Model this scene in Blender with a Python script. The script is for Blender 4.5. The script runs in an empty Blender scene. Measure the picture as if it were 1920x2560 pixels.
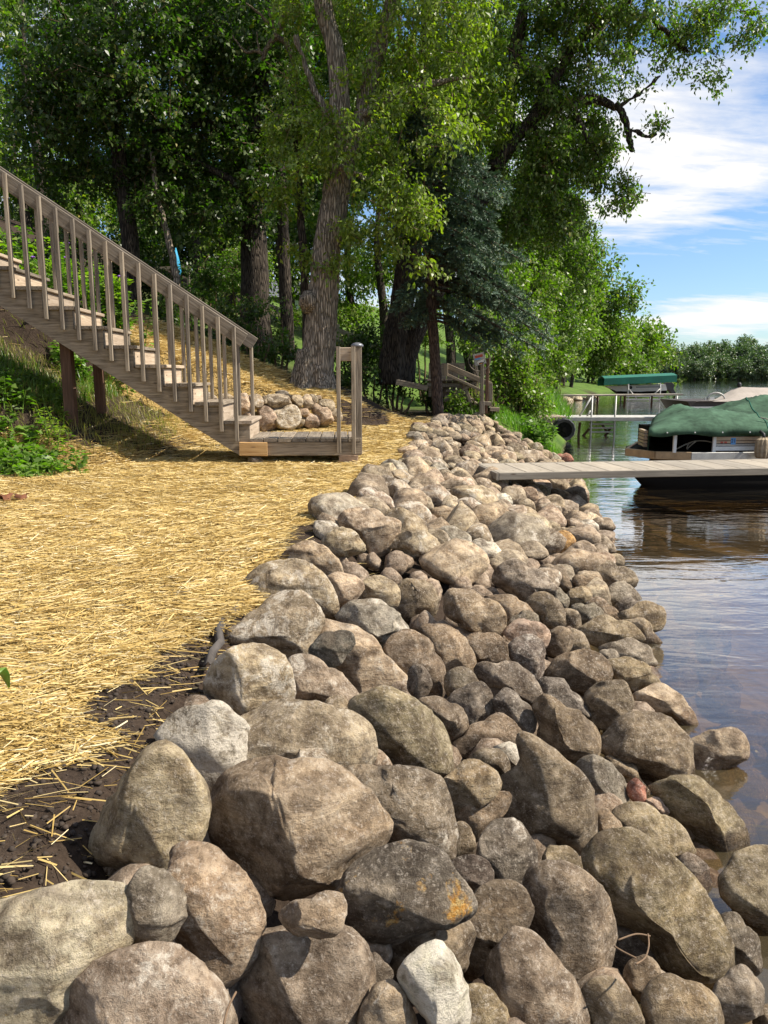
import bpy, bmesh, math, random
import numpy as np
from mathutils import Vector, Matrix

sc = bpy.context.scene
R = math.radians
# ------------------------------------------------------------------ camera
F, PITCH, CAMZ = 1950.0, R(10.0), 0.9          # focal length in photo pixels, tilt, height over the straw terrace
cd = bpy.data.cameras.new('camera'); cam = bpy.data.objects.new('camera', cd)
sc.collection.objects.link(cam); sc.camera = cam
cam.location = (0, 0, CAMZ); cam.rotation_euler = (R(90) - PITCH, 0, 0)
cd.sensor_fit = 'VERTICAL'; cd.sensor_height = 36.0; cd.sensor_width = 27.0
cd.lens = 36.0 * F / 2560.0; cd.clip_start = 0.05; cd.clip_end = 3000
# ------------------------------------------------------------------ sun and sky
SUN_AZ_X, SUN_AZ_Y, SUN_EL = 0.995, -0.06, R(47)
h_ = math.hypot(SUN_AZ_X, SUN_AZ_Y)
sdir = Vector((SUN_AZ_X / h_ * math.cos(SUN_EL), SUN_AZ_Y / h_ * math.cos(SUN_EL), math.sin(SUN_EL)))
sl = bpy.data.lights.new('sun', 'SUN'); so = bpy.data.objects.new('sun', sl); sc.collection.objects.link(so)
sl.energy = 5.0; sl.angle = R(0.5); sl.color = (1.0, 0.93, 0.82)
so.rotation_euler = sdir.to_track_quat('Z', 'Y').to_euler(); so.location = (30, -10, 40)
w = bpy.data.worlds.new('World'); sc.world = w; w.use_nodes = True
nt = w.node_tree; nt.nodes.clear()
def N(nt, typ, **kw):
    n = nt.nodes.new(typ)
    for k, v in kw.items():
        if k == 'ins':
            for a, b in v.items():
                s = n.inputs[a]
                if isinstance(b, bpy.types.NodeSocket): nt.links.new(b, s)
                else: s.default_value = b
        else: setattr(n, k, v)
    return n
def math_(nt, op, a, b=0.0, clamp=False):
    n = nt.nodes.new('ShaderNodeMath'); n.operation = op; n.use_clamp = clamp
    for i, x in enumerate((a, b)):
        if isinstance(x, bpy.types.NodeSocket): nt.links.new(x, n.inputs[i])
        else: n.inputs[i].default_value = x
    return n.outputs[0]
def ramp(nt, fac, stops, interp='LINEAR'):
    n = nt.nodes.new('ShaderNodeValToRGB'); nt.links.new(fac, n.inputs[0])
    e = n.color_ramp.elements; n.color_ramp.interpolation = interp
    while len(e) < len(stops): e.new(0.5)
    for i, (p, c) in enumerate(stops):
        e[i].position = p
        e[i].color = (c, c, c, 1) if not hasattr(c, '__len__') else (*c, 1)
    return n.outputs[0]
def mix(nt, fac, a, b, blend='MIX'):
    n = nt.nodes.new('ShaderNodeMix'); n.data_type = 'RGBA'; n.blend_type = blend
    for s, x in ((n.inputs[0], fac), (n.inputs[6], a), (n.inputs[7], b)):
        if isinstance(x, bpy.types.NodeSocket): nt.links.new(x, s)
        elif hasattr(x, '__len__'): s.default_value = (*x, 1) if len(x) == 3 else x
        else: s.default_value = x
    return n.outputs[2]
def noise(nt, vec, scale, detail=4, rough=0.55, dist=0.0, w=None):
    n = nt.nodes.new('ShaderNodeTexNoise'); n.inputs['Scale'].default_value = scale
    n.inputs['Detail'].default_value = detail; n.inputs['Roughness'].default_value = rough
    n.inputs['Distortion'].default_value = dist
    if w is not None:
        n.noise_dimensions = '4D'; nt.links.new(w, n.inputs['W'])
    if vec is not None: nt.links.new(vec, n.inputs['Vector'])
    return n.outputs['Fac']
def mapping(nt, vec, scale=(1, 1, 1), loc=(0, 0, 0), rot=(0, 0, 0)):
    n = nt.nodes.new('ShaderNodeMapping'); nt.links.new(vec, n.inputs['Vector'])
    n.inputs['Scale'].default_value = scale; n.inputs['Location'].default_value = loc; n.inputs['Rotation'].default_value = rot
    return n.outputs[0]

sky = N(nt, 'ShaderNodeTexSky', sky_type='NISHITA', sun_disc=False)
sky.sun_elevation = SUN_EL; sky.sun_rotation = math.atan2(SUN_AZ_X, SUN_AZ_Y); sky.air_density = 1.0; sky.dust_density = 0.4; sky.ozone_density = 2.0
# cloud layer: direction projected on a plane overhead, one noise field over the whole sky
tc = N(nt, 'ShaderNodeTexCoord'); sep = N(nt, 'ShaderNodeSeparateXYZ', ins={0: tc.outputs['Generated']})
zz = math_(nt, 'ADD', math_(nt, 'ABSOLUTE', sep.outputs[2]), 0.16)
cv = N(nt, 'ShaderNodeCombineXYZ', ins={0: math_(nt, 'DIVIDE', sep.outputs[0], zz), 1: math_(nt, 'DIVIDE', sep.outputs[1], zz), 2: 0.0}).outputs[0]
cl1 = noise(nt, mapping(nt, cv, (0.8, 1.5, 1), (3.3, 1.25, 0.7)), 1.05, 9, 0.58, 0.35)
cl2 = noise(nt, mapping(nt, cv, (1.0, 2.6, 1), (0.4, 5.1, 0)), 3.2, 7, 0.62, 0.5)
cl = math_(nt, 'ADD', math_(nt, 'MULTIPLY', cl1, 0.78), math_(nt, 'MULTIPLY', cl2, 0.22))
cmask = ramp(nt, cl, [(0.47, 0.0), (0.61, 1.0)])
skycol = mix(nt, 1.0, sky.outputs[0], (0.80, 0.95, 1.12), 'MULTIPLY')
b1 = N(nt, 'ShaderNodeBackground', ins={0: skycol, 1: 0.088})
b2 = N(nt, 'ShaderNodeBackground', ins={0: (1.0, 0.985, 0.97, 1), 1: 0.64})
ms = N(nt, 'ShaderNodeMixShader', ins={0: cmask, 1: b1.outputs[0], 2: b2.outputs[0]})
N(nt, 'ShaderNodeOutputWorld', ins={0: ms.outputs[0]})
vs = sc.view_settings; vs.view_transform = 'Standard'; vs.look = 'None'; vs.exposure = 0.74; vs.gamma = 1.0; vs.use_curve_mapping = False
sc.cycles.max_bounces = 4; sc.cycles.transparent_max_bounces = 6; sc.cycles.diffuse_bounces = 2; sc.cycles.glossy_bounces = 2
sc.cycles.caustics_reflective = False; sc.cycles.caustics_refractive = False

# ------------------------------------------------------------------ helpers
rng = np.random.default_rng(7); random.seed(7)
col = sc.collection
WM = {}
def ray(u, v):
    a, b = (u - 960) / F, (1280 - v) / F
    return np.array([a, math.cos(PITCH) + b * math.sin(PITCH), -math.sin(PITCH) + b * math.cos(PITCH)])
CAM = np.array([0, 0, CAMZ])
def at(u, v, y):                                  # the point at distance y in front of the camera
    d = ray(u, v); return CAM + d * (y / d[1])
def atz(u, v, z):
    d = ray(u, v); return CAM + d * ((z - CAMZ) / d[2])
def tag(o, label=None, cat=None, group=None, kind=None):
    if label: o['label'] = label
    if cat: o['category'] = cat
    if group: o['group'] = group
    if kind: o['kind'] = kind
    return o
def link(o, parent=None, wm=None):
    col.objects.link(o); wm = wm if wm is not None else Matrix.Identity(4)
    WM[o.name] = wm
    o.matrix_basis = wm
    if parent is not None:
        o.parent = parent; o.matrix_parent_inverse = WM[parent.name].inverted()
    return o
def empty(name, loc, label=None, cat=None, group=None):
    o = bpy.data.objects.new(name, None); o.empty_display_size = 0.2
    link(o, None, Matrix.Translation(Vector(loc))); tag(o, label, cat, group); return o
def mesh_np(name, V, faces, mat, parent=None, loc=None, smooth=False, loop=None):
    """V (n,3); faces (m,k) array of equal polygons, or list of polygons; vertices in world space, object origin at loc"""
    V = np.asarray(V, dtype=np.float64)
    if loc is None: loc = np.array([V[:, 0].mean(), V[:, 1].mean(), V[:, 2].min()])
    loc = np.asarray(loc, float); V = V - loc
    me = bpy.data.meshes.new(name)
    if isinstance(faces, np.ndarray):
        k = faces.shape[1]; m = faces.shape[0]
        me.vertices.add(len(V)); me.vertices.foreach_set('co', V.astype(np.float32).ravel())
        me.loops.add(m * k); me.loops.foreach_set('vertex_index', faces.astype(np.int32).ravel())
        me.polygons.add(m); me.polygons.foreach_set('loop_start', np.arange(0, m * k, k, dtype=np.int32))
        me.update(calc_edges=True); me.validate()
    else:
        me.from_pydata([tuple(v) for v in V], [], faces); me.update()
    if smooth: me.polygons.foreach_set('use_smooth', np.ones(len(me.polygons), dtype=bool))
    if mat is not None:
        for m_ in (mat if isinstance(mat, list) else [mat]): me.materials.append(m_)
    o = bpy.data.objects.new(name, me)
    return link(o, parent, Matrix.Translation(Vector(loc)))
class MB:
    def __init__(s): s.v = []; s.f = []
    def box(s, c, d, rot=None):
        c = np.array(c, float); d = np.array(d, float) / 2; n = len(s.v)
        for sx, sy, sz in ((-1,-1,-1),(1,-1,-1),(1,1,-1),(-1,1,-1),(-1,-1,1),(1,-1,1),(1,1,1),(-1,1,1)):
            p = np.array([sx, sy, sz]) * d
            if rot is not None: p = np.array(rot) @ p
            s.v.append(c + p)
        s.f += [tuple(n + i for i in q) for q in ((0,3,2,1),(4,5,6,7),(0,1,5,4),(1,2,6,5),(2,3,7,6),(3,0,4,7))]
        return s
    def tube(s, pts, rad, n=8, cap=True):
        pts = [np.array(p, float) for p in pts]
        if not hasattr(rad, '__len__'): rad = [rad] * len(pts)
        base = len(s.v); up = np.array([0, 0, 1.0]); prev = None
        for i, p in enumerate(pts):
            t = pts[min(i + 1, len(pts) - 1)] - pts[max(i - 1, 0)]; t = t / (np.linalg.norm(t) + 1e-9)
            if prev is None:
                a = np.cross(t, up)
                if np.linalg.norm(a) < 0.1: a = np.cross(t, np.array([1.0, 0, 0]))
            else: a = prev - t * np.dot(prev, t)
            a = a / (np.linalg.norm(a) + 1e-9); prev = a; b = np.cross(t, a)
            for k in range(n):
                th = 2 * math.pi * k / n
                s.v.append(p + (a * math.cos(th) + b * math.sin(th)) * rad[i])
        for i in range(len(pts) - 1):
            for k in range(n):
                q = base + i * n
                s.f.append((q + k, q + (k + 1) % n, q + n + (k + 1) % n, q + n + k))
        if cap:
            s.f.append(tuple(base + k for k in range(n))[::-1]); q = base + (len(pts) - 1) * n
            s.f.append(tuple(q + k for k in range(n)))
        return s
    def prism(s, poly, off):                     # poly: list of 3D points, off: extrusion vector
        n = len(s.v); m = len(poly); off = np.array(off, float)
        s.v += [np.array(p, float) for p in poly] + [np.array(p, float) + off for p in poly]
        s.f.append(tuple(n + i for i in range(m))[::-1]); s.f.append(tuple(n + m + i for i in range(m)))
        for i in range(m): j = (i + 1) % m; s.f.append((n + i, n + j, n + m + j, n + m + i))
        return s
    def build(s, name, mat, parent=None, smooth=False, loc=None):
        o = mesh_np(name, np.array(s.v), s.f, mat, parent, loc, smooth)
        bm = bmesh.new(); bm.from_mesh(o.data); bmesh.ops.recalc_face_normals(bm, faces=bm.faces); bm.to_mesh(o.data); bm.free()
        return o
def board(name, p0, p1, width, thick, mat, parent, side=(0, 1, 0), warp=0.0):
    """plank from p0 to p1 (centre line); 'side' is the direction of its thickness; local X runs along the grain"""
    p0, p1, sd = Vector(p0), Vector(p1), Vector(side)
    x = (p1 - p0).normalized(); y = (sd - x * sd.dot(x)).normalized(); z = x.cross(y)
    L = (p1 - p0).length; a, b = thick / 2, width / 2; c = min(0.005, a * 0.35)
    V = []; prof = [(-a + c, -b), (a - c, -b), (a, -b + c), (a, b - c), (a - c, b), (-a + c, b), (-a, b - c), (-a, -b + c)]
    for X in (0, L): V += [(X, q[0], q[1]) for q in prof]
    fs = [tuple(range(8)), tuple(range(15, 7, -1))] + [(i, 8 + i, 8 + (i + 1) % 8, (i + 1) % 8) for i in range(8)]
    me = bpy.data.meshes.new(name); me.from_pydata(V, [], fs); me.update(); me.materials.append(mat)
    bm = bmesh.new(); bm.from_mesh(me); bmesh.ops.recalc_face_normals(bm, faces=bm.faces); bm.to_mesh(me); bm.free()
    o = bpy.data.objects.new(name, me)
    m = Matrix((( x.x, y.x, z.x, p0.x), (x.y, y.y, z.y, p0.y), (x.z, y.z, z.z, p0.z), (0, 0, 0, 1)))
    return link(o, parent, m)
def sstep(a, b, x):
    t = np.clip((x - a) / (b - a), 0, 1); return t * t * (3 - 2 * t)
_dirs = rng.normal(size=(40, 3)); _ph = rng.uniform(0, 6.28, 40)
def snoise(P, freq, seed=0, octv=3):               # smooth band noise, about -1..1
    P = np.asarray(P, float); s = np.zeros(P.shape[:-1]); amp = 1; tot = 0
    for o in range(octv):
        for k in range(5):
            i = (seed * 7 + o * 5 + k) % 40
            s = s + amp * np.sin(P @ (_dirs[i] * freq * (2 ** o)) + _ph[(i * 3 + seed) % 40] + seed * 1.7)
        tot += amp * 2.2; amp *= 0.55
    return s / tot

# ------------------------------------------------------------------ materials
def mat_new(name):
    m = bpy.data.materials.new(name); m.use_nodes = True; t = m.node_tree; t.nodes.clear(); return m, t
def finish(t, bsdf): N(t, 'ShaderNodeOutputMaterial', ins={0: bsdf})
def principled(t, color, rough=0.8, normal=None, **kw):
    p = t.nodes.new('ShaderNodeBsdfPrincipled')
    def setv(k, x):
        s = p.inputs[k]
        if isinstance(x, bpy.types.NodeSocket): t.links.new(x, s)
        elif hasattr(x, '__len__'): s.default_value = (*x, 1) if len(x) == 3 else x
        else: s.default_value = x
    setv('Base Color', color); setv('Roughness', rough)
    if normal is not None: setv('Normal', normal)
    for k, v in kw.items(): setv(k.replace('_', ' '), v)
    return p.outputs[0]
def bump(t, h, strength=0.5, dist=0.01):
    return N(t, 'ShaderNodeBump', ins={'Strength': strength, 'Distance': dist, 'Height': h}).outputs[0]
def ocoord(t): return N(t, 'ShaderNodeTexCoord').outputs['Object']
def simple(name, color, rough=0.6, metal=0.0, nscale=0, namp=0.25, bmp=0.0, bdist=0.004, spec=0.5):
    m, t = mat_new(name); oc = ocoord(t); c = color; nrm = None
    if nscale:
        n1 = noise(t, oc, nscale, 5); n2 = noise(t, oc, nscale * 7, 3)
        f = math_(t, 'ADD', math_(t, 'MULTIPLY', n1, 0.7), math_(t, 'MULTIPLY', n2, 0.3))
        lo = tuple(x * (1 - namp * 1.5) for x in color); hi = tuple(min(1, x * (1 + namp)) for x in color)
        c = ramp(t, f, [(0.3, lo), (0.7, hi)])
        if bmp: nrm = bump(t, f, bmp, bdist)
    finish(t, principled(t, c, rough, nrm, Metallic=metal, Specular_IOR_Level=spec)); return m

def mat_granite():
    m, t = mat_new('granite'); oc = ocoord(t)
    oi = N(t, 'ShaderNodeObjectInfo'); rnd = math_(t, 'MULTIPLY', oi.outputs['Random'], 37.0)
    pale = N(t, 'ShaderNodeAttribute', attribute_type='OBJECT', attribute_name='pale').outputs['Fac']
    lich = N(t, 'ShaderNodeAttribute', attribute_type='OBJECT', attribute_name='lichen').outputs['Fac']
    tint = oi.outputs['Color']
    big = noise(t, oc, 5.0, 4, 0.6, 0.4, rnd); mid = noise(t, oc, 22.0, 6, 0.62, 0.2, rnd); fine = noise(t, oc, 130.0, 3, 0.7, 0, rnd)
    vfine = noise(t, oc, 340.0, 2, 0.6, 0, rnd)
    c = mix(t, ramp(t, big, [(0.35, 0.0), (0.68, 1.0)]), mix(t, 1.0, tint, (0.80, 0.76, 0.72), 'MULTIPLY'), mix(t, 1.0, tint, (1.16, 1.14, 1.12), 'MULTIPLY'))
    c = mix(t, ramp(t, mid, [(0.40, 0.9), (0.54, 0.0)]), c, mix(t, 1.0, c, (0.48, 0.44, 0.41), 'MULTIPLY'))
    c = mix(t, ramp(t, mid, [(0.54, 0.0), (0.70, 0.7)]), c, mix(t, 0.55, c, (0.56, 0.46, 0.34)))
    st_ = noise(t, mapping(t, oc, (3.0, 4.0, 15.0), (0, 0, 0), (0.5, 0.3, 0)), 1.6, 6, 0.6, 0.5, rnd)
    c = mix(t, 1.0, c, ramp(t, st_, [(0.34, (0.58, 0.555, 0.53)), (0.50, (1.0, 1.0, 1.0)), (0.64, (1.34, 1.31, 1.25))]), 'MULTIPLY')
    # mineral speckle
    c = mix(t, ramp(t, fine, [(0.55, 0.0), (0.68, 0.8)]), c, mix(t, 0.5, c, (0.66, 0.57, 0.46)))
    c = mix(t, ramp(t, vfine, [(0.33, 0.5), (0.44, 0.0)]), c, mix(t, 1.0, c, (0.5, 0.48, 0.46), 'MULTIPLY'))
    salt = noise(t, oc, 58.0, 6, 0.82, 0.2, math_(t, 'ADD', rnd, 3.0)); patch = noise(t, oc, 6.0, 5, 0.6, 0.3, math_(t, 'ADD', rnd, 15.0))
    c = mix(t, math_(t, 'MULTIPLY', ramp(t, salt, [(0.53, 0.0), (0.62, 0.85)]), ramp(t, patch, [(0.38, 0.25), (0.6, 1.0)])), c, mix(t, 0.45, c, (0.72, 0.62, 0.50)))
    c = mix(t, ramp(t, salt, [(0.38, 0.75), (0.46, 0.0)]), c, mix(t, 1.0, c, (0.42, 0.39, 0.36), 'MULTIPLY'))
    # dusty whitish crust
    pm = noise(t, oc, 15.0, 9, 0.76, 0.4, math_(t, 'ADD', rnd, 5.0))
    thr = math_(t, 'SUBTRACT', 0.68, math_(t, 'MULTIPLY', pale, 0.25))
    pmask = math_(t, 'MULTIPLY', math_(t, 'SUBTRACT', pm, thr), 13.0, True)
    pmask = math_(t, 'MULTIPLY', pmask, math_(t, 'ADD', 0.15, math_(t, 'MULTIPLY', fine, 1.35)), True)
    c = mix(t, pmask, c, mix(t, 0.22, (0.66, 0.58, 0.465), tint))
    # orange lichen where asked for
    lm = noise(t, oc, 13.0, 7, 0.65, 0.3, math_(t, 'ADD', rnd, 11.0))
    lmask = math_(t, 'MULTIPLY', math_(t, 'MULTIPLY', math_(t, 'SUBTRACT', lm, 0.575), 18.0, True), lich)
    c = mix(t, lmask, c, mix(t, ramp(t, fine, [(0.4, 0.0), (0.6, 1.0)]), (0.44, 0.20, 0.03), (0.52, 0.36, 0.14)))
    # brown dirt clinging in hollows
    dm = noise(t, oc, 7.5, 7, 0.65, 0.3, math_(t, 'ADD', rnd, 21.0))
    c = mix(t, ramp(t, dm, [(0.53, 0.0), (0.66, 0.7)]), c, (0.095, 0.067, 0.043))
    # wet band at the waterline
    geo = N(t, 'ShaderNodeNewGeometry'); gz = N(t, 'ShaderNodeSeparateXYZ', ins={0: geo.outputs['Position']}).outputs[2]
    wz = math_(t, 'ADD', gz, math_(t, 'MULTIPLY', math_(t, 'SUBTRACT', mid, 0.5), 0.05))
    wet = math_(t, 'MULTIPLY', math_(t, 'SUBTRACT', -0.485, wz), 60.0, True)
    c = mix(t, math_(t, 'MULTIPLY', wet, 0.75), c, mix(t, 1.0, c, (0.42, 0.33, 0.25), 'MULTIPLY'))
    rough = math_(t, 'SUBTRACT', 0.88, math_(t, 'MULTIPLY', wet, 0.70))
    h = math_(t, 'ADD', math_(t, 'ADD', math_(t, 'MULTIPLY', mid, 1.0), math_(t, 'MULTIPLY', st_, 0.7)), math_(t, 'ADD', math_(t, 'MULTIPLY', salt, 0.55), math_(t, 'MULTIPLY', pm, 0.6)))


    finish(t, principled(t, c, rough, bump(t, h, 0.9, 0.021), Specular_IOR_Level=0.3)); return m
def mat_wood(name, base, dark, light, rough=0.85):
    m, t = mat_new(name); oc = ocoord(t); oi = N(t, 'ShaderNodeObjectInfo'); rnd = math_(t, 'MULTIPLY', oi.outputs['Random'], 31.0)
    g = noise(t, mapping(t, oc, (1.6, 26, 26)), 2.2, 5, 0.6, 0.6, rnd); big = noise(t, mapping(t, oc, (1.0, 5, 5)), 1.7, 3, 0.5, 0, rnd)
    c = ramp(t, g, [(0.30, dark), (0.5, base), (0.72, light)])
    c = mix(t, ramp(t, big, [(0.35, 0.0), (0.75, 0.55)]), c, mix(t, 1.0, c, (0.62, 0.60, 0.60), 'MULTIPLY'))
    c = mix(t, 1.0, c, ramp(t, oi.outputs['Random'], [(0, (0.74, 0.735, 0.74)), (0.5, (1.0, 0.98, 0.95)), (1, (1.22, 1.17, 1.10))]), 'MULTIPLY')
    k = N(t, 'ShaderNodeTexVoronoi', ins={'Vector': mapping(t, oc, (2.2, 8, 8), (0.3, 0.2, 0.7)), 'Scale': 1.0})
    c = mix(t, ramp(t, k.outputs['Distance'], [(0.03, 0.8), (0.09, 0.0)]), c, (0.07, 0.045, 0.03))
    finish(t, principled(t, c, rough, bump(t, g, 0.45, 0.003), Specular_IOR_Level=0.25)); return m
def mat_bark(name, dark, light, scale=1.0):
    m, t = mat_new(name); oc = ocoord(t)
    v = N(t, 'ShaderNodeTexVoronoi', feature='DISTANCE_TO_EDGE', ins={'Vector': mapping(t, oc, (1, 1, 0.11)), 'Scale': 36.0 * scale})
    wv = noise(t, mapping(t, oc, (1, 1, 0.22)), 16 * scale, 6, 0.65, 1.2)
    f = math_(t, 'ADD', math_(t, 'MULTIPLY', ramp(t, v.outputs['Distance'], [(0.02, 0.0), (0.22, 1.0)]), 0.6), math_(t, 'MULTIPLY', wv, 0.55))
    big = noise(t, oc, 2.2, 4)
    c = ramp(t, f, [(0.28, dark), (0.85, light)])
    c = mix(t, ramp(t, big, [(0.45, 0.0), (0.75, 0.45)]), c, mix(t, 1.0, c, (0.55, 0.58, 0.50), 'MULTIPLY'))
    finish(t, principled(t, c, 0.9, bump(t, f, 1.0, 0.03), Specular_IOR_Level=0.2)); return m
def mat_leaf(name, dark, light, trans=(0.16, 0.26, 0.03), rough=0.42, tfac=0.30):
    m, t = mat_new(name); geo = N(t, 'ShaderNodeNewGeometry'); rnd = geo.outputs['Random Per Island']
    pos = geo.outputs['Position']; big = noise(t, pos, 0.9, 3)
    f = math_(t, 'ADD', math_(t, 'MULTIPLY', rnd, 0.65), math_(t, 'MULTIPLY', big, 0.35))
    c = ramp(t, f, [(0.12, dark), (0.88, light)])
    c = mix(t, ramp(t, rnd, [(0.965, 0.0), (0.985, 0.7)]), c, (0.30, 0.24, 0.05))
    p = principled(t, c, rough, Specular_IOR_Level=0.38)
    tr = N(t, 'ShaderNodeBsdfTranslucent', ins={0: mix(t, 1.0, c, tuple(min(3, x / 0.1) for x in trans), 'MULTIPLY')})
    finish(t, N(t, 'ShaderNodeMixShader', ins={0: tfac, 1: p, 2: tr.outputs[0]}).outputs[0]); return m
def mat_straw(name, stops, rough=0.55):
    m, t = mat_new(name); geo = N(t, 'ShaderNodeNewGeometry'); rnd = geo.outputs['Random Per Island']
    big = noise(t, geo.outputs['Position'], 1.6, 4)
    f = math_(t, 'ADD', math_(t, 'MULTIPLY', rnd, 0.8), math_(t, 'MULTIPLY', big, 0.2))
    c = ramp(t, f, stops)
    p = principled(t, c, rough, Specular_IOR_Level=0.35)
    tr = N(t, 'ShaderNodeBsdfTranslucent', ins={0: c})
    finish(t, N(t, 'ShaderNodeMixShader', ins={0: 0.2, 1: p, 2: tr.outputs[0]}).outputs[0]); return m
def mat_ground():
    m, t = mat_new('ground'); geo = N(t, 'ShaderNodeNewGeometry'); pos = geo.outputs['Position']
    st = N(t, 'ShaderNodeAttribute', attribute_name='straw').outputs['Fac']; gr = N(t, 'ShaderNodeAttribute', attribute_name='grass').outputs['Fac']
    n1 = noise(t, pos, 9, 8, 0.7); n2 = noise(t, pos, 60, 5, 0.7); n0 = noise(t, pos, 1.2, 4)
    soil = ramp(t, math_(t, 'ADD', math_(t, 'MULTIPLY', n1, 0.5), math_(t, 'MULTIPLY', n2, 0.5)), [(0.35, (0.018, 0.012, 0.008)), (0.68, (0.075, 0.052, 0.036))])
    s1 = noise(t, mapping(t, pos, (26, 150, 40), (0, 0, 0), (0, 0, 0.3)), 1.0, 5, 0.7, 0.6); s2 = noise(t, mapping(t, pos, (120, 30, 40), (0, 0, 0), (0, 0, 0.5)), 1.0, 5, 0.7, 0.6)
    straw = ramp(t, math_(t, 'MAXIMUM', s1, s2), [(0.42, (0.15, 0.095, 0.035)), (0.55, (0.38, 0.255, 0.09)), (0.72, (0.56, 0.42, 0.19))])
    grass = ramp(t, math_(t, 'ADD', math_(t, 'MULTIPLY', n0, 0.6), math_(t, 'MULTIPLY', n2, 0.4)), [(0.35, (0.045, 0.085, 0.014)), (0.7, (0.13, 0.20, 0.035))])
    edge = math_(t, 'MULTIPLY', math_(t, 'SUBTRACT', math_(t, 'ADD', st, math_(t, 'MULTIPLY', math_(t, 'SUBTRACT', n1, 0.5), 0.7)), 0.5), 6.0, True)
    c = mix(t, edge, soil, straw)
    c = mix(t, gr, c, grass)
    zc = N(t, 'ShaderNodeSeparateXYZ', ins={0: pos}).outputs[2]
    c = mix(t, math_(t, 'MULTIPLY', math_(t, 'SUBTRACT', -0.56, zc), 20.0, True), c, ramp(t, n1, [(0.35, (0.15, 0.10, 0.05)), (0.7, (0.30, 0.215, 0.115))]))
    h = math_(t, 'ADD', math_(t, 'MULTIPLY', n1, 1.2), math_(t, 'MULTIPLY', n2, 0.4))
    finish(t, principled(t, c, 0.95, bump(t, h, 0.9, 0.02), Specular_IOR_Level=0.15)); return m
def mat_water():
    m, t = mat_new('water'); pos = N(t, 'ShaderNodeNewGeometry').outputs['Position']
    a = noise(t, mapping(t, pos, (1.5, 4.2, 1), (0, 0, 0), (0, 0, 0.2)), 1.0, 3, 0.5, 0.6)
    b = noise(t, mapping(t, pos, (7.0, 15.0, 1), (3, 1, 0), (0, 0, -0.15)), 1.0, 3, 0.5, 0.4)
    big = noise(t, mapping(t, pos, (0.25, 0.6, 1)), 1.0, 2)
    h = math_(t, 'ADD', math_(t, 'MULTIPLY', a, 1.0), math_(t, 'MULTIPLY', b, 0.22))
    h = math_(t, 'MULTIPLY', h, ramp(t, big, [(0.3, 0.45), (0.7, 1.0)]))
    nrm = bump(t, h, 1.0, 0.012)
    fr = N(t, 'ShaderNodeFresnel', ins={'IOR': 1.333, 'Normal': nrm}).outputs[0]
    gl = N(t, 'ShaderNodeBsdfGlossy', ins={'Color': (1, 1, 1, 1), 'Roughness': 0.03, 'Normal': nrm})
    tr = N(t, 'ShaderNodeBsdfTransparent', ins={0: (0.85, 0.74, 0.50, 1)})
    df = N(t, 'ShaderNodeBsdfDiffuse', ins={0: (0.17, 0.135, 0.075, 1)})
    under = N(t, 'ShaderNodeMixShader', ins={0: 0.24, 1: tr.outputs[0], 2: df.outputs[0]})
    f2 = math_(t, 'ADD', math_(t, 'MULTIPLY', fr, 2.3), 0.01, True)
    finish(t, N(t, 'ShaderNodeMixShader', ins={0: f2, 1: under.outputs[0], 2: gl.outputs[0]}).outputs[0]); return m

M = {}
M['granite'] = mat_granite(); M['ground'] = mat_ground(); M['water'] = mat_water()
M['wood'] = mat_wood('weathered_wood', (0.255, 0.212, 0.16), (0.105, 0.085, 0.062), (0.40, 0.345, 0.27))
M['wood_deck'] = mat_wood('grey_deck_wood', (0.24, 0.20, 0.155), (0.11, 0.09, 0.07), (0.34, 0.30, 0.24))
M['wood_riser'] = mat_wood('pinkish_riser_wood', (0.43, 0.345, 0.255), (0.27, 0.205, 0.145), (0.55, 0.46, 0.36))
M['wood_new'] = mat_wood('new_pine', (0.46, 0.29, 0.13), (0.30, 0.17, 0.07), (0.58, 0.40, 0.20))
M['wood_brown'] = mat_wood('brown_treated_wood', (0.13, 0.075, 0.05), (0.06, 0.035, 0.025), (0.20, 0.12, 0.08))
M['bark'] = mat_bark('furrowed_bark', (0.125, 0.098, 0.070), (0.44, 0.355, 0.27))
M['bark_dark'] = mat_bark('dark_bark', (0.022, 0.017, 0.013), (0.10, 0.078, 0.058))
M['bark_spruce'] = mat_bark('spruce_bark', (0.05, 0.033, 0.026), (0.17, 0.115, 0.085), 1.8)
M['bark_dead'] = mat_bark('dead_branch_bark', (0.10, 0.075, 0.05), (0.36, 0.29, 0.20), 2.0)
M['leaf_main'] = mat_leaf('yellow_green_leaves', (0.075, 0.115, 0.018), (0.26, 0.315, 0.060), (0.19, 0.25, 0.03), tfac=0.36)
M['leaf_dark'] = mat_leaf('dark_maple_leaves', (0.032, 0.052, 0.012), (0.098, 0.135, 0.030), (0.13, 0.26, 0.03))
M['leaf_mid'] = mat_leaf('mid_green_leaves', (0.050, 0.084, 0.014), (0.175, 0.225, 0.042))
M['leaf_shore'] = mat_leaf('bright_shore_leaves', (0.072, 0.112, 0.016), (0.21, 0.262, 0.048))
M['leaf_far_hazed'] = mat_leaf('hazed_far_leaves', (0.070, 0.105, 0.055), (0.135, 0.180, 0.085), tfac=0.15)  # paler, bluish green mixes distance haze into the leaf colour
M['leaf_weed'] = mat_leaf('weed_leaves', (0.06, 0.11, 0.02), (0.19, 0.27, 0.06))
M['leaf_lime'] = mat_leaf('lime_leaves', (0.14, 0.20, 0.02), (0.30, 0.36, 0.05))
M['grass'] = mat_leaf('grass_blades', (0.07, 0.14, 0.018), (0.20, 0.31, 0.05))
M['dry_grass'] = mat_leaf('dry_grass', (0.14, 0.12, 0.04), (0.34, 0.28, 0.11))
M['needle'] = mat_leaf('blue_spruce_needles', (0.046, 0.084, 0.052), (0.135, 0.195, 0.120), (0.08, 0.12, 0.08), 0.6, 0.08)
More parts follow.
